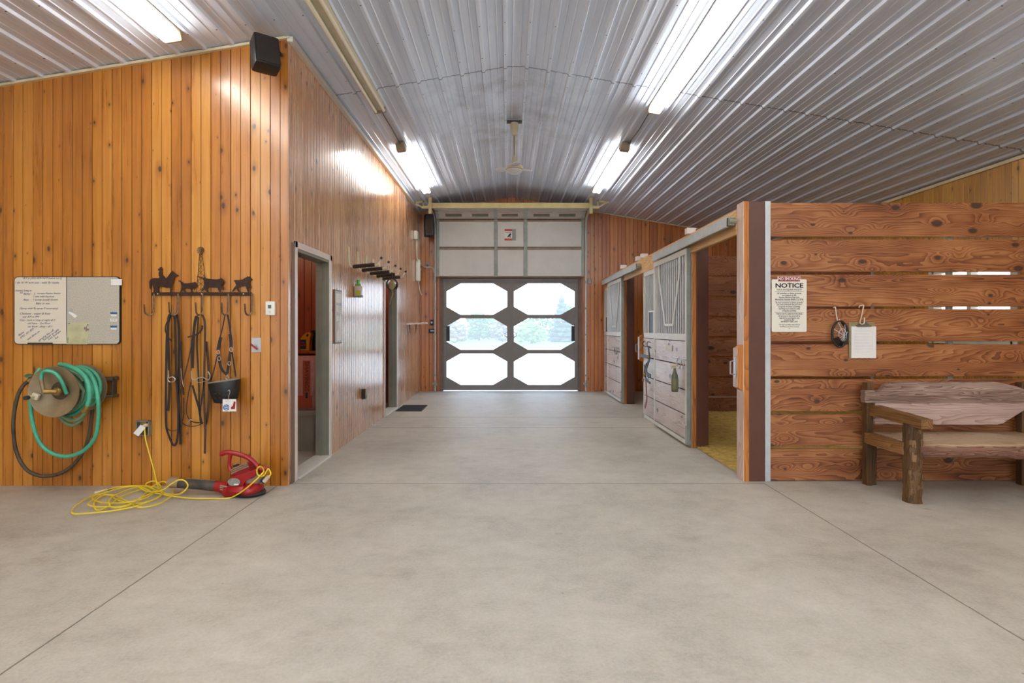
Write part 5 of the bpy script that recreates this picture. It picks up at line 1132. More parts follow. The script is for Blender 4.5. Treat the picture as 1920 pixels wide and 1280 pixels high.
# warning sticker
s = B(946, 429, 0.19); t = B(967.5, 450.5, 0.19); yS = gy-0.002; k_ = 1
mb = MB(); mb.box(s.x, t.x, yS, yS+0.002, t.z, s.z); w_ = mb.build('warning_sticker', M['paper'], r)
mb = MB(); xm_ = s.x+(t.x-s.x)*0.66; hz_ = s.z-t.z
mb.box(s.x, xm_, yS-0.001, yS, s.z-hz_*0.18, s.z); mb.box(s.x, xm_, yS-0.001, yS, t.z, t.z+hz_*0.18); mb.build('orange_band', M['orange_print'], w_)
mb = MB(); mb.box(xm_, t.x, yS-0.001, yS, t.z, s.z); mb.build('text_panel', M['galv_dull'], w_)
text('lettering', 'WARNING', 0.034, ((s.x+xm_)/2, yS-0.0015, s.z-hz_*0.09), M['black_ink'], w_, sx=0.8); text('lettering', 'FALLING DOOR', 0.022, ((s.x+xm_)/2, yS-0.0015, s.z-hz_*0.3), M['black_ink'], w_, sx=0.85, bold=0.0008)
cxs, czs = (s.x+xm_)/2+0.02, s.z-hz_*0.55
mb = MB(); mb.prism([(cxs+a, yS-0.0012, czs+b_) for a, b_ in ((0.03, 0.045), (0.045, 0.02), (0.02, -0.01), (0.03, -0.04), (0.015, -0.045), (0.0, -0.02), (-0.03, -0.045), (-0.045, -0.035), (-0.02, 0.0), (0.0, 0.03))], (0, -0.0004, 0)); mb.build('pictogram', M['black_ink'], w_)

# ================= STALLS =================
XD = 1.99; XS = 2.05; PT = 2.43
def post(Yp, lab):
    r = thing('stall_post', lab, 'post', (2.16, Yp+0.07, 0), 'stall posts')
    mb = MB(); mb.box(2.095, 2.232, Yp, Yp+0.14, 0, PT, 0.004); mb.build('steel_column', M['brown_steel'], r)
    mb = MB(); mb.box(2.05, 2.095, Yp, Yp+0.14, 0, PT if abs(Yp-5) < 0.1 else 2.36, 0.003); mb.build('side_board', M['orange_edge'], r)
    mb = MB(); mb.box(2.044, 2.05, Yp, Yp+0.14, 0, PT if abs(Yp-5) < 0.1 else 2.36, 0.001); mb.build('glare_layer', M['aisle_glare'], r)  # thin added layer, pale to paint the daylight glare on the aisle side
    return r
post(5.0, 'brown steel stall post at the end of the partition with the notice sign')
post(6.40, 'brown steel stall post between the straw filled opening and the white bottle door')
post(10.15, 'brown steel stall post beside the far sliding stall door')
mb = MB(); mb.box(2.10, 2.23, 8.68, 8.81, 0, PT, 0.004); tag(mb.build('stall_post', M['brown_steel']), 'brown steel stall post behind the barred panel, only its top showing over the beam', 'post', 'stall posts')
r = thing('stall_beam', 'long pale pine header beam running over all the stall fronts', 'beam', (2.03, 8.6, 2.2))
mb = MB(); mb.box(2.035, 2.075, 5.14, 12.2, 2.165, 2.385, 0.003); mb.build('board', M['beam'], r)
mb = MB()
for yy in (6.42, 8.62, 8.95, 10.15): mb.box(2.0, 2.1, yy, yy+0.09, 2.385, 2.45, 0.003)
mb.build('block', M['trim_white'], r)
for (ya, yb_, lb) in ((5.16, 7.80, 'galvanised box track of the near sliding stall door'), (8.80, 12.0, 'galvanised box track of the far sliding stall door')):
    r = thing('door_track', lb, 'door track', (1.99, (ya+yb_)/2, 2.23), 'sliding stall door tracks')
    mb = MB(); mb.box(1.955, 1.960, ya, yb_, 2.235, 2.325); mb.box(1.955, 2.035, ya, yb_, 2.320, 2.325); mb.box(1.955, 1.978, ya, yb_, 2.233, 2.238); mb.build('rail', M['galv'], r)
    mb = MB(); mb.rbox((1.995, ya-0.01, 2.28), (0.055, 0.05, 0.075), (0, 0, 0), 0.012); mb.cyl((1.97, ya-0.03, 2.28), (2.03, ya-0.03, 2.28), 0.022, n=12); mb.build('end_stop', M['grey_box'], r)

def vslab(mb, y0, y1, z0, z1, x0, x1, bev=0.003): mb.box(x0, x1, y0, y1, z0, z1, bev)
ZL = 1.23; ZT = 2.225
def bars(r, y0, y1, skip=None, x=2.018, rad=0.0105, sp=0.085):
    n = int((y1-y0)/sp)
    for k in range(1, n+1):
        y = y0+(y1-y0)*k/(n+1); za = ZL+0.02
        if skip and skip[0] < y < skip[1]: za = skip[2]
        mb = MB(); mb.tube([(x, y, za), (x, y, ZT-0.05)], rad, 8, cap=False); mb.build('bar', M['galv'], r, True)
def stall_door(label, y0, y1, n=4):
    r = thing('sliding_gate', label, 'stall door', (XD, (y0+y1)/2, 0.03), 'sliding stall doors'); xa, xb = XD, XD+0.045
    mb = MB()
    for a, c_ in ((y0, y0+0.05), (y1-0.05, y1)): vslab(mb, a, c_, 0.03, ZT, xa, xb)
    vslab(mb, y0+0.05, y1-0.05, ZT-0.065, ZT, xa, xb); vslab(mb, y0+0.05, y1-0.05, ZL-0.04, ZL+0.035, xa, xb); vslab(mb, y0+0.05, y1-0.05, 0.03, 0.075, xa, xb)
    mb.build('frame', M['white_metal'], r)
    H_ = (ZL-0.045-0.08)/n
    for i in range(n):
        mb = MB(); vslab(mb, y0+0.05, y1-0.05, 0.08+i*H_+0.009, 0.08+(i+1)*H_-0.004, xa+0.006, xb-0.004, 0.003); mb.build('plank', M['plank_y'], r)
    yc = (y0+y1)/2
    bars(r, y0+0.05, y1-0.05, None, x=2.02)
    mb = MB(); x_ = 1.996
    for a, c_ in (((yc-0.46, ZT-0.22), (yc-0.17, 1.37)), ((yc-0.17, 1.37), (yc+0.17, 1.37)), ((yc+0.17, 1.37), (yc+0.46, ZT-0.22)), ((yc-0.46, ZT-0.22), (yc-0.46, ZT-0.06)), ((yc+0.46, ZT-0.22), (yc+0.46, ZT-0.06))):
        mb.bar((x_, a[0], a[1]), (x_, c_[0], c_[1]), 0.03, 0.012, (1, 0, 0), 0.003)
    mb.build('head_yoke', M['white_metal'], r)
    mb = MB(); vslab(mb, y0+0.0, y0+0.016, 0.03, 0.24, XD-0.006, XD, 0.001); mb.build('floor_guide', M['galv_dull'], r)
    mb = MB(); vslab(mb, y0-0.003, y0, 0.03, ZT, xa+0.002, xb+0.004); mb.build('edge_strip', M['galv_dull'], r)
    return r
def stall_panel(label, y0, y1, feeder, n=4):
    r = thing('stall_grille', label, 'stall panel', (XS, (y0+y1)/2, 0)); xa, xb = 2.04, 2.075
    mb = MB()
    for a, c_ in ((y0, y0+0.03), (y1-0.03, y1)): vslab(mb, a, c_, 0.0, 2.165, xa, xb)
    vslab(mb, y0, y1, 2.10, 2.165, xa, xb); vslab(mb, y0, y1, ZL-0.04, ZL+0.035, xa, xb); vslab(mb, y0, y1, 0.0, 0.05, xa, xb); mb.build('frame', M['white_metal'], r)
    H_ = (ZL-0.045-0.05)/n
    for i in range(n):
        mb = MB(); vslab(mb, y0+0.03, y1-0.03, 0.05+i*H_+0.009, 0.05+(i+1)*H_-0.004, xa+0.004, xb-0.004, 0.003); mb.build('plank', M['plank_y'], r)
    bars(r, y0+0.03, y1-0.03, None, x=2.056, sp=0.088)
    f0, f1 = feeder
    mb = MB()
    for a, c_, e, g_ in ((f0, f0+0.02, ZL+0.035, 1.58), (f1-0.02, f1, ZL+0.035, 1.58), (f0, f1, 1.56, 1.58)): vslab(mb, a, c_, e, g_, 2.028, 2.046)
    q_ = mb.build('feed_door_frame', M['trim_white'], r)
    mb = MB(); vslab(mb, f0+0.02, f1-0.02, ZL+0.035, 1.56, 2.040, 2.044, 0); mb.build('dark_opening_sheet', M['black_plastic'], q_)  # black sheet stands in for the dark inside the feed opening
    return r
stall_door('near sliding stall door with a V shaped head yoke, carrying a white card', 6.42, 7.86)
stall_door('far sliding stall door with a V shaped head yoke and a hook latch', 10.12, 11.50)
stall_panel('fixed barred panel with a small feed opening, beyond the near stall door', 6.56, 8.66, (8.02, 8.32))
stall_panel('fixed barred panel with a small feed opening, against the end wall', 10.31, 12.2, (11.75, 11.98))
# latch blocks
def latch(label, x, y, z, orient):
    r = thing('latch_block', label, 'latch block', (x, y, z), None)
    h = 0.2; mb = MB()
    mb.prism([(x-0.045, y, z-h+0.03), (x-0.01, y, z-h+0.005), (x+0.0035, y, z-h), (x+0.0035, y, z+h), (x-0.01, y, z+h-0.005), (x-0.045, y, z+h-0.03)], (0, 0.09, 0)); mb.build('block', M['orange_edge'], r)
    mb = MB(); mb.box(x-0.049, x-0.045, y, y+0.09, z-h+0.03, z+h-0.03, 0.001); mb.build('glare_plate', M['aisle_glare'], r)  # thin added plate, its pale colour paints the glare on the block
    mb = MB(); mb.tube([(x-0.049, y+0.045, z-0.06), (x-0.089, y+0.045, z-0.055), (x-0.089, y+0.045, z+0.055), (x-0.049, y+0.045, z+0.06)], 0.007, 8); mb.box(x-0.053, x-0.049, y+0.03, y+0.06, z-0.09, z+0.09); mb.build('pull', M['steel'], r, True)
    return r
latch('wooden latch block with a metal pull on the post at the near stall opening', 2.04, 5.0, 0.985, 0)
latch('wooden latch block with a metal pull beside the dark far stall opening', 2.035, 8.70, 1.03, 0)
# white card, halter, spray bottle on the near door
xf = XD-0.001
def DS(px, py, out=0.0): Y = Yside(px, xf); q = P(px, py, Y); return Vector((xf-out, Y, q.z))
r = thing('name_card', 'small white card nailed to the near stall door', 'card', DS(1254, 651))
a = DS(1260, 648); c_ = DS(1249, 656); mb = MB(); mb.box(xf-0.004, xf-0.0005, a.y, c_.y, c_.z-0.005, a.z+0.005); mb.build('card', M['paper'], r); mb = MB(); q = DS(1254, 643); mb.tube([q, q+Vector((0, 0, -0.05))], 0.004, 6); mb.build('nail', M['iron'], r)
def DR(pts, out=0.02): return smooth_path([DS(x, y, out) for x, y in pts], 5)
r = thing('halter', 'dark leather halter with a long red lead strap hanging by the barred feed panel', 'halter', DS(1222, 655, 0.03))
mb = MB(); mb.tube(DR([(1212, 640), (1209, 643), (1211, 648), (1223, 650)], 0.03), 0.007, 8); mb.tube(DR([(1224, 642), (1218, 641), (1218, 650), (1225, 652)], 0.03), 0.006, 8); mb.build('hook', M['iron'], r, True)
mb = MB(); mb.strap(DR([(1220, 648), (1220.5, 662), (1222, 670), (1219, 680), (1216, 690), (1217, 700), (1224, 705)], 0.03), 0.055, 0.01, (-1, 0, 0)); mb.strap(DR([(1217, 682), (1214, 688), (1213, 700), (1217, 712), (1224, 718)], 0.035), 0.03, 0.01, (-1, 0, 0)); mb.strap(DR([(1206, 666), (1212, 667), (1220, 669)], 0.04), 0.05, 0.008, (-1, 0, 0)); mb.build('cheek_strap', M['black_leather'], r)
mb = MB()
for px, py in ((1222, 668), (1214, 703), (1212, 712)):
    q = DS(px, py, 0.045); mb.tube([q+Vector((0, 0.03*math.cos(t), 0.022*math.sin(t))) for t in [k*PI/4 for k in range(8)]], 0.006, 6, closed=True)
mb.build('buckle', M['brass'], r, True)
mb = MB(); mb.strap(DR([(1212, 684), (1213.5, 700), (1215, 715), (1216, 735), (1216.5, 750), (1213, 764)], 0.03), 0.045, 0.006, (-1, 0, 0)); mb.build('lead_strap', M['red_leather'], r)
sb = DS(1274, 700, 0.05); sb = Vector((xf-0.055, sb.y, 0))
zb_ = P(1274, 734.5, sb.y).z; zt_ = P(1274, 690, sb.y).z
r = thing('spray_bottle', 'olive green spray bottle hanging on the near stall door', 'spray bottle', (sb.x, sb.y, zb_))
hB = zt_-zb_
mb = MB(); mb.lathe([(0.034, 0), (0.038, 0.006), (0.039, hB*0.62), (0.036, hB*0.70), (0.018, hB*0.86), (0.014, hB*0.95), (0.014, hB)], (sb.x, sb.y, zb_), n=24); mb.build('body', M['bottle_green'], r, True)
mb = MB(); mb.lathe([(0.0395, hB*0.12), (0.0405, hB*0.13), (0.0405, hB*0.55), (0.0395, hB*0.56)], (sb.x, sb.y, zb_), n=24); mb.build('wrap_label', mat('faded_label', srgb(122,120,84), 0.5, 0, 0.2, 40), r, True)
mb = MB(); mb.lathe([(0.017, 0), (0.018, 0.02), (0.012, 0.025)], (sb.x, sb.y, zt_)); mb.rbox((sb.x-0.012, sb.y-0.0, zt_+0.035), (0.075, 0.022, 0.026), (0, -0.2, 0), 0.006); mb.rbox((sb.x-0.03, sb.y, zt_+0.01), (0.008, 0.016, 0.05), (0, 0.5, 0), 0.002); mb.build('sprayer', M['cream'], r, True)
r = thing('door_hook', 'steel snap hooks on a bracket holding the spray bottle to the stall door', 'hook', DS(1280, 670, 0.02))
mb = MB(); mb.tube(DR([(1265, 669), (1275, 671), (1284, 672), (1288, 675)], 0.012), 0.006, 8); mb.tube(DR([(1276, 671), (1274, 680), (1277, 690), (1281, 685), (1281, 674), (1277, 670)], 0.03), 0.005, 8); mb.tube(DR([(1284, 674), (1281, 684), (1280, 692), (1285, 692), (1286, 680), (1284, 674)], 0.03), 0.005, 8); mb.build('hook', M['steel'], r, True)
r = thing('door_hook', 'steel hook latch on the far stall door', 'hook', DS(1156, 653, 0.02))
mb = MB(); mb.tube(DR([(1150, 651), (1154, 651), (1161, 652)], 0.012), 0.01, 8); mb.tube(DR([(1156, 652), (1155, 658), (1158, 664), (1160, 658), (1158, 652)], 0.03), 0.009, 8); mb.build('hook', M['galv_dull'], r, True)

# partitions
def partition(label, Yp, x0, x1, m, grp, far=False):
    r = thing('stall_partition', label, 'stall partition', ((x0+x1)/2, Yp, 0))
    for i in range(8):
        z0_ = 0.0+i*0.3035; rnd = random.Random(i*7+int(Yp*10)); mb = MB(); mb.box(x0, x1, Yp+0.008, Yp+0.046, z0_+(0.005 if i == 0 else 0), z0_+0.279+rnd.uniform(-0.004, 0.004)-(0 if i < 7 else -0.017), 0.004); p_ = mb.build('plank', m, r)
    mb = MB(); mb.box(x0-0.047, x0+0.0, Yp, Yp+0.075, 0, 2.432, 0.002); mb.build('steel_channel', M['galv'], r)
    mb = MB(); mb.box(x1-0.05, x1-0.004, Yp, Yp+0.05, 0, 2.43, 0.002); mb.build('steel_channel', M['galv'], r)
    mb = MB(); mb.box(3.86, 3.90, Yp+0.047, Yp+0.085, 0, 2.43, 0.003); mb.build('stiffener', M['galv_dull'], r)
    return r
partition('tall plank partition with the notice sign, behind the bench', YP, 2.282, XR, M['plank'], None)
partition('plank partition deep inside the stall, seen through the near opening', 8.72, 2.285, XR, M['plank_in'], None, True)
# straw bedding
mb = MB(); rnd = random.Random(9); g = []
for j in range(40):
    Y = 5.08+j*(8.70-5.08)/39; row = []
    for i in range(36):
        X = 2.10+i*(XR-0.02-2.10)/35
        e = min(1, (X-2.08)/0.5)*0.055+0.03*max(0, (Y-6.5)/2)+0.02*math.sin(X*4+Y*3)*math.sin(Y*5)+rnd.uniform(-0.008, 0.008)
        row.append((X, Y, max(0.006, e)))
    g.append(row)
mb.sheet(g)
o = mb.build('shavings_bedding', M['straw_bed'], None, True); tag(o, 'yellow shavings and straw covering the floor of the near stall', 'bedding', kind='stuff')
mb = MB(); b = mb.b
for k in range(5200):
    X = 2.08+(rnd.random()**1.3)*2.2; Y = rnd.uniform(5.05, 8.6); 
    e = min(1, (X-2.08)/0.5)*0.055+0.03*max(0, (Y-6.5)/2)+0.012; a = rnd.uniform(0, PI); L_ = rnd.uniform(0.015, 0.05); t_ = rnd.uniform(-0.3, 0.4); w_ = 0.0025
    dx, dy = math.cos(a)*L_/2, math.sin(a)*L_/2; nx, ny = -math.sin(a)*w_, math.cos(a)*w_; z = e+rnd.uniform(0, 0.012); dz = t_*L_/2
    b.faces.new([b.verts.new(v) for v in ((X-dx-nx, Y-dy-ny, z-dz), (X+dx-nx, Y+dy-ny, z+dz), (X+dx+nx, Y+dy+ny, z+dz+0.001), (X-dx+nx, Y-dy+ny, z-dz+0.001))])
for k in range(260):
    X = rnd.uniform(1.9, 2.45) if k % 2 else rnd.uniform(-2.3, 3.4); Y = rnd.uniform(4.8, 6.4) if k % 2 else YP-abs(rnd.gauss(0, 0.05)); 
    if X > 2.03 and Y > 4.95: continue
    if X < 1.9: continue
    a = rnd.uniform(0, PI); L_ = rnd.uniform(0.008, 0.025); dx, dy = math.cos(a)*L_/2, math.sin(a)*L_/2; nx, ny = -math.sin(a)*0.0015, math.cos(a)*0.0015
    b.faces.new([b.verts.new(v) for v in ((X-dx-nx, Y-dy-ny, 0.003), (X+dx-nx, Y+dy-ny, 0.004), (X+dx+nx, Y+dy+ny, 0.005), (X-dx+nx, Y-dy+ny, 0.004))])
o = mb.build('straw_stalks', M['straw']); tag(o, 'loose yellow straw stalks lying on the near stall bedding', 'straw', kind='stuff')

# ---- sign ----
def V(px, py, d=0.0): return P(px, py, YP-d)
SX0, SZ1 = V(1447, 523.5).x, V(1447, 523.5).z; SX1, SZ0 = V(1512.5, 622).x, V(1512, 622).z; ysg = YP+0.004
r = thing('notice_sign', 'cream NOTICE equine facility sign screwed to the plank partition', 'sign', (SX0, YP, SZ0))
mb = MB(); mb.prism(rrect(SX0, SX1, SZ0, SZ1, 0.012, ysg), (0, -0.004, 0)); mb.build('panel', mat('cream_sign_panel', srgb(236,232,218), 0.45, 0, 0.02), r)
cxs = (SX0+SX1)/2; yt = ysg-0.0045
def st(body, py, size, sx=1.0, bold=0.0003, m='black_ink', nm='lettering'): text(nm, body, size, (cxs, yt, V(0, py).z), M[m], r, sx=sx, bold=bold)
st('NOTICE', 535.5, 0.052, 1.28, 0.0016); st('THIS IS AN EQUINE FACILITY', 543, 0.0215, 0.80, 0.0002)
for body, py in (('All activities on these grounds', 549.8), ('are subject to the', 553.6), ('Equine Inherent Risk Law', 557.4), ('Minnesota Statutes 604A.12 (1994)', 561.2)): st(body, py, 0.0185, 0.93)
for body, py in (('By your presence on these grounds', 567.2), ('you have indicated that you have', 571), ('accepted the limits of liability', 574.8), ('resulting from inherent risks', 578.6), ('of equine activities.', 582.4)): st(body, py, 0.0175, 0.93)
for body, py in (('THIS IS NOT A SPECTATOR AREA', 588.5), ('All persons in this area will be', 592.3), ('regarded as participants and', 596), ('treated by the', 599.4), ('INHERENT RISK LAW', 603)): st(body, py, 0.0175, 0.88)
for body, py in (('This sign is proudly supported by', 608.4), ('The Minnesota Horse Council', 612.2)): st(body, py, 0.0155, 0.88, 0.0)
mb = MB()
for py in (546.3, 564.3, 585.4): z = V(0, py).z; mb.box(SX0+0.026, SX1-0.026, yt-0.0006, yt, z-0.0012, z+0.0012)
mb.build('rule', M['black_ink'], r)
mb = MB()
for py in (530.2, 615.5): z = V(0, py).z; mb.cyl((cxs, yt, z), (cxs, yt-0.003, z), 0.004, n=10)
mb.build('screw', M['galv_dull'], r)
a = V(1457.5, 517.5); c_ = V(1500, 528)
r = thing('no_smoking_sign', 'small red NO SMOKING sign above the notice', 'sign', (a.x, YP, c_.z))
mb = MB(); mb.box(a.x, c_.x, ysg-0.0095, ysg-0.0065, c_.z, a.z, 0.001); mb.build('panel', M['white_ink'], r)
mb = MB(); mb.box(a.x+0.003, c_.x-0.003, ysg-0.0102, ysg-0.009, c_.z+0.003, a.z-0.003); mb.build('red_field', M['red_sign'], r)
text('lettering', 'NO SMOKING', 0.040, ((a.x+c_.x)/2, ysg-0.0105, (a.z+c_.z)/2), M['white_ink'], r, sx=0.74, bold=0.0006)

# hooks, muzzle and clipboard
def hookthing(label, pts):
    mb = MB(); mb.tube(smooth_path([V(x, y, d) for x, y, d in pts], 4), 0.005, 8); o = mb.build('wire_hook', M['cream'], None, True); tag(o, label, 'hook', 'wire hooks over the partition planks')
hookthing('bent wire hook over a plank, holding the basket muzzle', [(1563, 577, 0.0), (1565.5, 575.5, 0.012), (1567, 580, 0.014), (1568.5, 592, 0.014), (1570.5, 601, 0.015), (1572, 604, 0.03), (1574, 601, 0.045), (1573.5, 598, 0.045)])
hookthing('bent wire hook over a plank, holding the clipboard', [(1611, 577, -0.0), (1612, 573.5, 0.008), (1619, 572.5, 0.014), (1618, 580, 0.014), (1614, 598, 0.015), (1612.5, 603, 0.02), (1614, 607, 0.035), (1620, 606, 0.05), (1621, 595, 0.05)])
c0 = V(1575, 626, 0.045); r = thing('basket_muzzle', 'oval wire and leather basket muzzle hanging from a wire hook', 'muzzle', c0)
mb = MB(); N = 26; A1 = 0.066; B1 = 0.112
def oval(t, a_, b_, dy=0): return c0+Vector((a_*math.cos(t), dy, b_*math.sin(t)-0.0))
mb.tube([oval(2*PI*k/N, A1, B1) for k in range(N)], 0.0085, 8, closed=True); mb.tube([oval(2*PI*k/N, A1*0.93, B1*0.93, 0.02) for k in range(N)], 0.006, 8, closed=True); mb.build('rim', M['black_leather'], r, True)
mb = MB()
for t in (0.2, 0.9, 1.9, 2.7, 3.5, 4.1, 4.6, 5.1, 5.7): mb.tube(smooth_path([oval(t, A1, B1), oval(t, A1*0.5, B1*0.5, -0.03)+Vector((0.006, 0, -0.01)), c0+Vector((0.015, -0.04, -0.015))], 4), 0.0026, 6)
mb.tube([oval(2*PI*k/N, A1*0.5, B1*0.5, -0.03)+Vector((0.006, 0, -0.01)) for k in range(N)], 0.0026, 6, closed=True); mb.build('wire_cage', M['galv'], r, True)
mb = MB(); b = mb.b; rows = []
for i in range(5):
    s_ = 1-0.11*i; row = [b.verts.new(oval(PI+0.35+(PI-0.7)*k/12, A1*s_, B1*s_, -0.012*i)) for k in range(13)]; rows.append(row)
for i in range(4):
    for k in range(12): b.faces.new((rows[i][k], rows[i][k+1], rows[i+1][k+1], rows[i+1][k]))
mb.build('chin_cup', M['black_leather'], r, True)
mb = MB(); mb.strap([V(1573.5, 598, 0.045), V(1574.5, 604, 0.05), V(1575, 609, 0.047)], 0.012, 0.003); mb.build('loop', M['rope'], r)
a = V(1591, 604); c_ = V(1640, 671); r = thing('clipboard', 'clipboard with white printed sheets hanging from a wire hook', 'clipboard', (a.x, YP, c_.z))
Rm = Matrix.Rotation(0.0, 4, 'X')
mb = MB(); mb.box(a.x, c_.x-0.003, YP-0.006, YP-0.002, c_.z, a.z, 0.0015); mb.build('board', M['rope'], r)
mb = MB(); mb.box(a.x+0.012, c_.x, YP-0.022, YP-0.0062, c_.z+0.0, a.z-0.036, 0.002); mb.build('paper_stack', M['paper'], r)
xc = (a.x+0.012+c_.x)/2
mb = MB(); yq = YP-0.0225
for k in range(9): z = a.z-0.05-k*0.026; mb.box(xc-0.075, xc+0.075-(0.06 if k == 0 else 0.012*(k % 3)), yq, yq+0.0006, z, z+0.0028)
mb.box(xc-0.078, xc-0.0765, yq, yq+0.0006, c_.z+0.06, a.z-0.06); mb.box(xc+0.0765, xc+0.078, yq, yq+0.0006, c_.z+0.06, a.z-0.06); mb.build('printed_lines', mat('faint_print', srgb(214,216,220), 0.7), r)
mb = MB(); mb.box(xc-0.062, xc+0.062, YP-0.034, YP-0.008, a.z-0.038, a.z-0.026, 0.004); mb.prism([(xc-0.05, YP-0.032, a.z-0.028), (xc+0.05, YP-0.032, a.z-0.028), (xc+0.022, YP-0.03, a.z-0.002), (xc-0.022, YP-0.03, a.z-0.002)], (0, 0.02, 0)); mb.tube([(xc+0.01*math.cos(t), YP-0.03, a.z+0.002+0.01*math.sin(t)) for t in [k*PI/5 for k in range(10)]], 0.003, 6, closed=True); mb.build('clip', mat('tarnished_clip', srgb(116,112,104), 0.35, 0.7, 0.3, 40), r)

# ---- bench ----
M['bark_plate'] = plankwood('flaking_bark', srgb(60,38,22), srgb(112,80,50), srgb(158,126,88), dens=16, axis='z', rough=0.7, knots=False, bump=0.9)
r = thing('bench', 'rough hewn rustic timber bench with a bark edged seat against the plank partition', 'bench', (3.75, 4.65, 0))
rnd = random.Random(21)
def rough(mb, amt, cuts=3, seedv=0):
    bmesh.ops.subdivide_edges(mb.b, edges=mb.b.edges[:], cuts=cuts, use_grid_fill=True)
    R_ = random.Random(seedv)
    from mathutils import noise as mn
    for v in mb.b.verts:
        n_ = mn.noise_vector(v.co*9+Vector((seedv, 0, 0)))*amt+mn.noise_vector(v.co*28)*amt*0.45; v.co += n_
def slab_outline(top, bottom, y, th, m, name, amt=0.004, sd=1, rot=0):
    """slab in an x-z outline, thickness along y"""
    mb = MB(); b = mb.b; n_ = len(top); nz = 6
    lay = []
    for dy in (0, th):
        lay.append([[b.verts.new((top[i][0]+(bottom[i][0]-top[i][0])*k/nz, y+dy, top[i][1]+(bottom[i][1]-top[i][1])*k/nz)) for i in range(n_)] for k in range(nz+1)])
    for L_ in lay:
        for k in range(nz):
            for i in range(n_-1): b.faces.new((L_[k][i], L_[k][i+1], L_[k+1][i+1], L_[k+1][i]))
    F_, K_ = lay
    for i in range(n_-1):
        b.faces.new((F_[0][i], F_[0][i+1], K_[0][i+1], K_[0][i])); b.faces.new((F_[nz][i], F_[nz][i+1], K_[nz][i+1], K_[nz][i]))
    for k in range(nz):
        b.faces.new((F_[k][0], F_[k+1][0], K_[k+1][0], K_[k][0])); b.faces.new((F_[k][-1], F_[k+1][-1], K_[k+1][-1], K_[k][-1]))
    from mathutils import noise as mn
    for v in b.verts: v.co += mn.noise_vector(v.co*Vector((6, 9, 30)) if False else Vector((v.co.x*6+sd, v.co.y*9, v.co.z*30)))*amt
    return mb.build(name, m, r)
bx0, bx1 = 3.03, 4.46
def prof_line(f, n=26, a=bx0, b_=bx1): return [(a+(b_-a)*i/(n-1), f(a+(b_-a)*i/(n-1))) for i in range(n)]
# seat: thick live edged slab
mb = MB(); b = mb.b; from mathutils import noise as mn
rows = []
NX = 40
for i in range(NX):
    X = bx0+0.07+(bx1+0.02-bx0-0.07)*i/(NX-1); sag = 0.01*mn.noise(Vector((X*5, 0, 3))); fr = 4.375+0.022*mn.noise(Vector((X*7, 2, 1))); hB_ = 0.105+0.03*mn.noise(Vector((X*6, 5, 1)))
    ring = [(4.93, 0.445), (4.8, 0.447), (4.65, 0.446), (4.5, 0.444), (fr+0.03, 0.442), (fr+0.004, 0.43+0.006*mn.noise(Vector((X*30, 1, 0)))), (fr-0.008, 0.40), (fr+0.0+0.01*mn.noise(Vector((X*25, 3, 0))), 0.365), (fr+0.02, 0.445-hB_), (4.6, 0.445-hB_+0.01), (4.93, 0.35)]
    rows.append([b.verts.new((X, y, z+(0.003*mn.noise(Vector((X*12, y*14, 0)))))) for y, z in ring])
K_ = len(rows[0])
for i in range(NX-1):
    for k in range(K_): b.faces.new((rows[i][k], rows[i][(k+1) % K_], rows[i+1][(k+1) % K_], rows[i+1][k]))
b.faces.new(rows[0][::-1]); b.faces.new(rows[-1])
b.faces.ensure_lookup_table()
for q_, f_ in enumerate(b.faces):
    if q_ < (NX-1)*K_ and (q_ % K_) in (5, 6, 7, 8): f_.material_index = 1
M['bench_edge'] = plankwood('live_edge_of_seat', srgb(70,42,30), srgb(124,84,66), srgb(170,132,112), dens=14, knots=False, bump=0.9, rough=0.7)
mb.build('seat', [M['bench_seat'], M['bench_edge']], r)
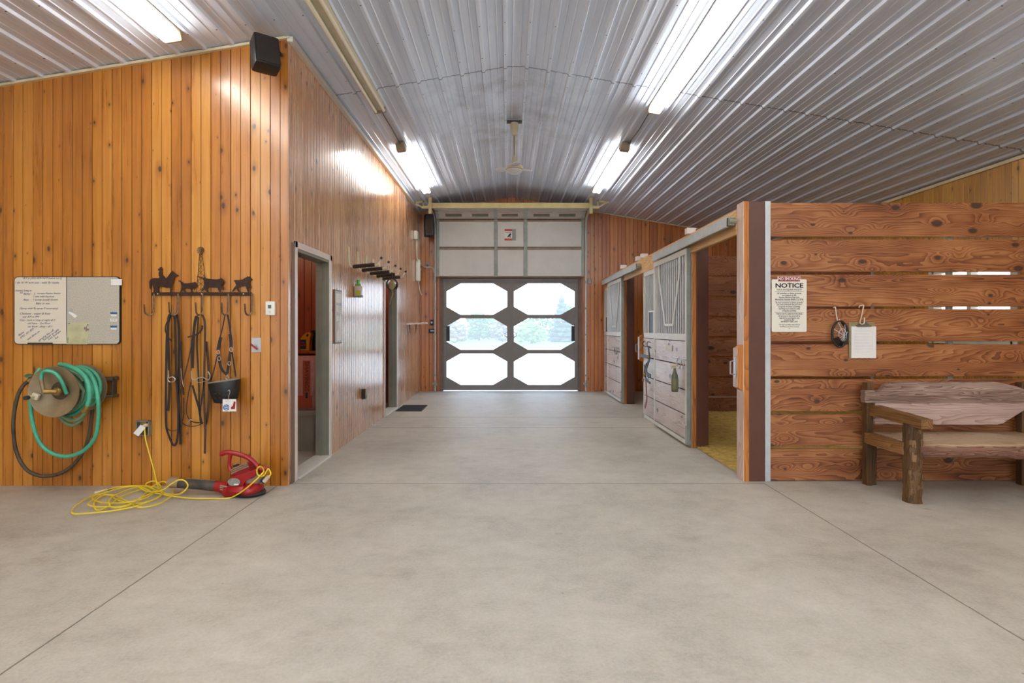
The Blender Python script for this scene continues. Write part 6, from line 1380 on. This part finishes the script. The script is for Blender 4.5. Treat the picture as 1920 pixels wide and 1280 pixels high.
# side rail under arm
def sidebar(x, lab):
    mb = MB(); mb.box(x, x+0.045, 4.42, 4.90, 0.355, 0.45, 0.006); rough(mb, 0.003, 3, 4); mb.build('seat_rail', M['bench_arm'], r)
    mb = MB(); b = mb.b; rws = []
    for i in range(12):
        Y = 4.25+(4.92-4.25)*i/11; zt = 0.655+0.03*i/11; tb = 0.585+0.012*i/11; w0, w1 = x+0.022, x+0.108
        rws.append([b.verts.new(Vector(q)+mn.noise_vector(Vector(q)*20)*0.003) for q in ((w0, Y, tb), (w1, Y, tb), (w1, Y, zt), (w0, Y, zt))])
    for i in range(11):
        for k in range(4): b.faces.new((rws[i][k], rws[i][(k+1) % 4], rws[i+1][(k+1) % 4], rws[i+1][k]))
    b.faces.new(rws[0][::-1]); b.faces.new(rws[-1]); mb.build('arm', M['bench_arm'], r)
    # front leg: split log with bark
    mb = MB(); b = mb.b; rws = []; cx2, cy2 = x+0.075-0.01, 4.41; N2 = 18
    for i in range(34):
        z = 0.0+0.60*i/33; rr = 0.062+0.006*mn.noise(Vector((0, 0, z*7)))
        rws.append([b.verts.new((cx2-(0.068 if 0 else 0)+(max(-0.055, rr*math.cos(2*PI*k/N2)))+0.010*mn.noise(Vector((math.cos(2*PI*k/N2)*3, math.sin(2*PI*k/N2)*3, z*16))), cy2+rr*math.sin(2*PI*k/N2)+0.012*mn.noise(Vector((math.cos(2*PI*k/N2)*4, 7+math.sin(2*PI*k/N2)*4, z*13))), z)) for k in range(N2)])
    for i in range(33):
        for k in range(N2): b.faces.new((rws[i][k], rws[i][(k+1) % N2], rws[i+1][(k+1) % N2], rws[i+1][k]))
    b.faces.new(rws[0][::-1]); b.faces.new(rws[-1]); mb.build('leg', M['bench_dark'], r)
    mb = MB(); rb = random.Random(31)
    for q_ in range(46):
        a_ = rb.uniform(-PI*0.75, PI*0.2); z_ = rb.uniform(0.03, 0.57); w_, h_ = rb.uniform(0.014, 0.03), rb.uniform(0.02, 0.06)
        c_ = Vector((cx2+max(-0.052, 0.064*math.cos(a_)), cy2+0.064*math.sin(a_), z_))
        mb.rbox(c_, (0.010, w_, h_), (rb.uniform(-0.1, 0.1), rb.uniform(-0.1, 0.1), a_+rb.uniform(-0.15, 0.15)), 0.003)
    q_ = mb.build('bark', M['bark_plate'], r); q_['kind'] = 'stuff'
    mb = MB(); mb.box(x, x+0.05, 4.86, 4.925, 0, 0.87, 0.006); mb.box(x+0.03, x+0.095, 4.875, 4.94, 0, 0.40, 0.006); rough(mb, 0.0025, 3, 9); mb.build('leg', M['bench_dark'], r)
    mb = MB(); mb.box(x+0.01, x+0.075, 4.885, 4.945, 0.40, 0.865, 0.006); mb.build('back_post', M['bench_arm'], r)
sidebar(bx0, 'l'); sidebar(bx1-0.12, 'r')
slab_outline(prof_line(lambda x: 0.805), prof_line(lambda x: 0.705), 4.84, 0.055, M['bench_bark'], 'back_rail', 0.005, 3) if False else None
n_ = 30; xs = [bx0-0.03+(1.40)*i/(n_-1) for i in range(n_)]
slab_outline([(x, 0.802+0.004*math.sin(x*9)) for x in xs], [(x, 0.703) for x in xs], 4.835, 0.06, M['bench_bark'], 'back_slab', 0.006, 3)
xs = [bx0+0.11+1.24*i/(n_-1) for i in range(n_)]
def topf(x):
    t = (x-xs[0])/(xs[-1]-xs[0]); return 0.80+0.072*min(1, t*14)**0.5*min(1, (1-t)*5)**0.6+0.004*math.sin(x*17)
slab_outline([(x, topf(x)) for x in xs], [(x, 0.80) for x in xs], 4.85, 0.05, M['bench_bark'], 'back_slab', 0.006, 8)
xs = [bx0+0.06+1.30*i/(n_-1) for i in range(n_)]
slab_outline([(x, 0.703) for x in xs], [(x, 0.52+max(0, (x-xs[-1]+0.24))*0.62) for x in xs], 4.845, 0.045, plankwood('pale_bench_back', srgb(128,100,88), srgb(178,150,138), srgb(204,182,172), dens=6, knots=False, bump=0.3, rough=0.6), 'back_slab', 0.003, 12)
# ================= LIGHT, WORLD, CAMERA =================
w = bpy.data.worlds.new('sky_world'); sc.world = w; w.use_nodes = True; nt = w.node_tree
bg = nt.nodes['Background']; tc = nt.nodes.new('ShaderNodeTexCoord'); sp = nt.nodes.new('ShaderNodeSeparateXYZ'); nt.links.new(tc.outputs['Generated'], sp.inputs[0])
rp = nt.nodes.new('ShaderNodeValToRGB'); rp.color_ramp.elements[0].position = 0.0; rp.color_ramp.elements[0].color = (0.84, 0.91, 1.0, 1); rp.color_ramp.elements[1].position = 0.8; rp.color_ramp.elements[1].color = (0.55, 0.74, 1.0, 1)
nt.links.new(sp.outputs[2], rp.inputs[0]); nt.links.new(rp.outputs[0], bg.inputs[0]); bg.inputs[1].default_value = 3.4
su = bpy.data.lights.new('sun', 'SUN'); su.energy = 1.6; su.angle = 0.02; su.color = (1, 0.95, 0.86)
so = bpy.data.objects.new('sun', su); COL.objects.link(so); so.rotation_euler = Euler((math.radians(20), math.radians(38), 0)); so.location = (20, -5, 30)
cam = bpy.data.cameras.new('camera'); co = bpy.data.objects.new('camera', cam); COL.objects.link(co)
co.location = (0, 0, CH); co.rotation_euler = (PI/2, 0, 0); cam.sensor_width = 36; cam.sensor_fit = 'HORIZONTAL'; cam.lens = F/1920*36
cam.shift_x = (960-VX)/1920; cam.shift_y = (VY-640)/1920; cam.clip_start = 0.05; cam.clip_end = 500
sc.camera = co
sc.view_settings.view_transform = 'Standard'; sc.view_settings.look = 'None'; sc.view_settings.gamma = 1.0; sc.view_settings.exposure = 0.08; sc.view_settings.use_curve_mapping = False
sc.cycles.max_bounces = 8; sc.cycles.diffuse_bounces = 4; sc.cycles.glossy_bounces = 3; sc.cycles.use_adaptive_sampling = True; sc.cycles.adaptive_threshold = 0.05; sc.cycles.transparent_max_bounces = 12; sc.cycles.sample_clamp_indirect = 8.0
sc.cycles.caustics_reflective = False; sc.cycles.caustics_refractive = False
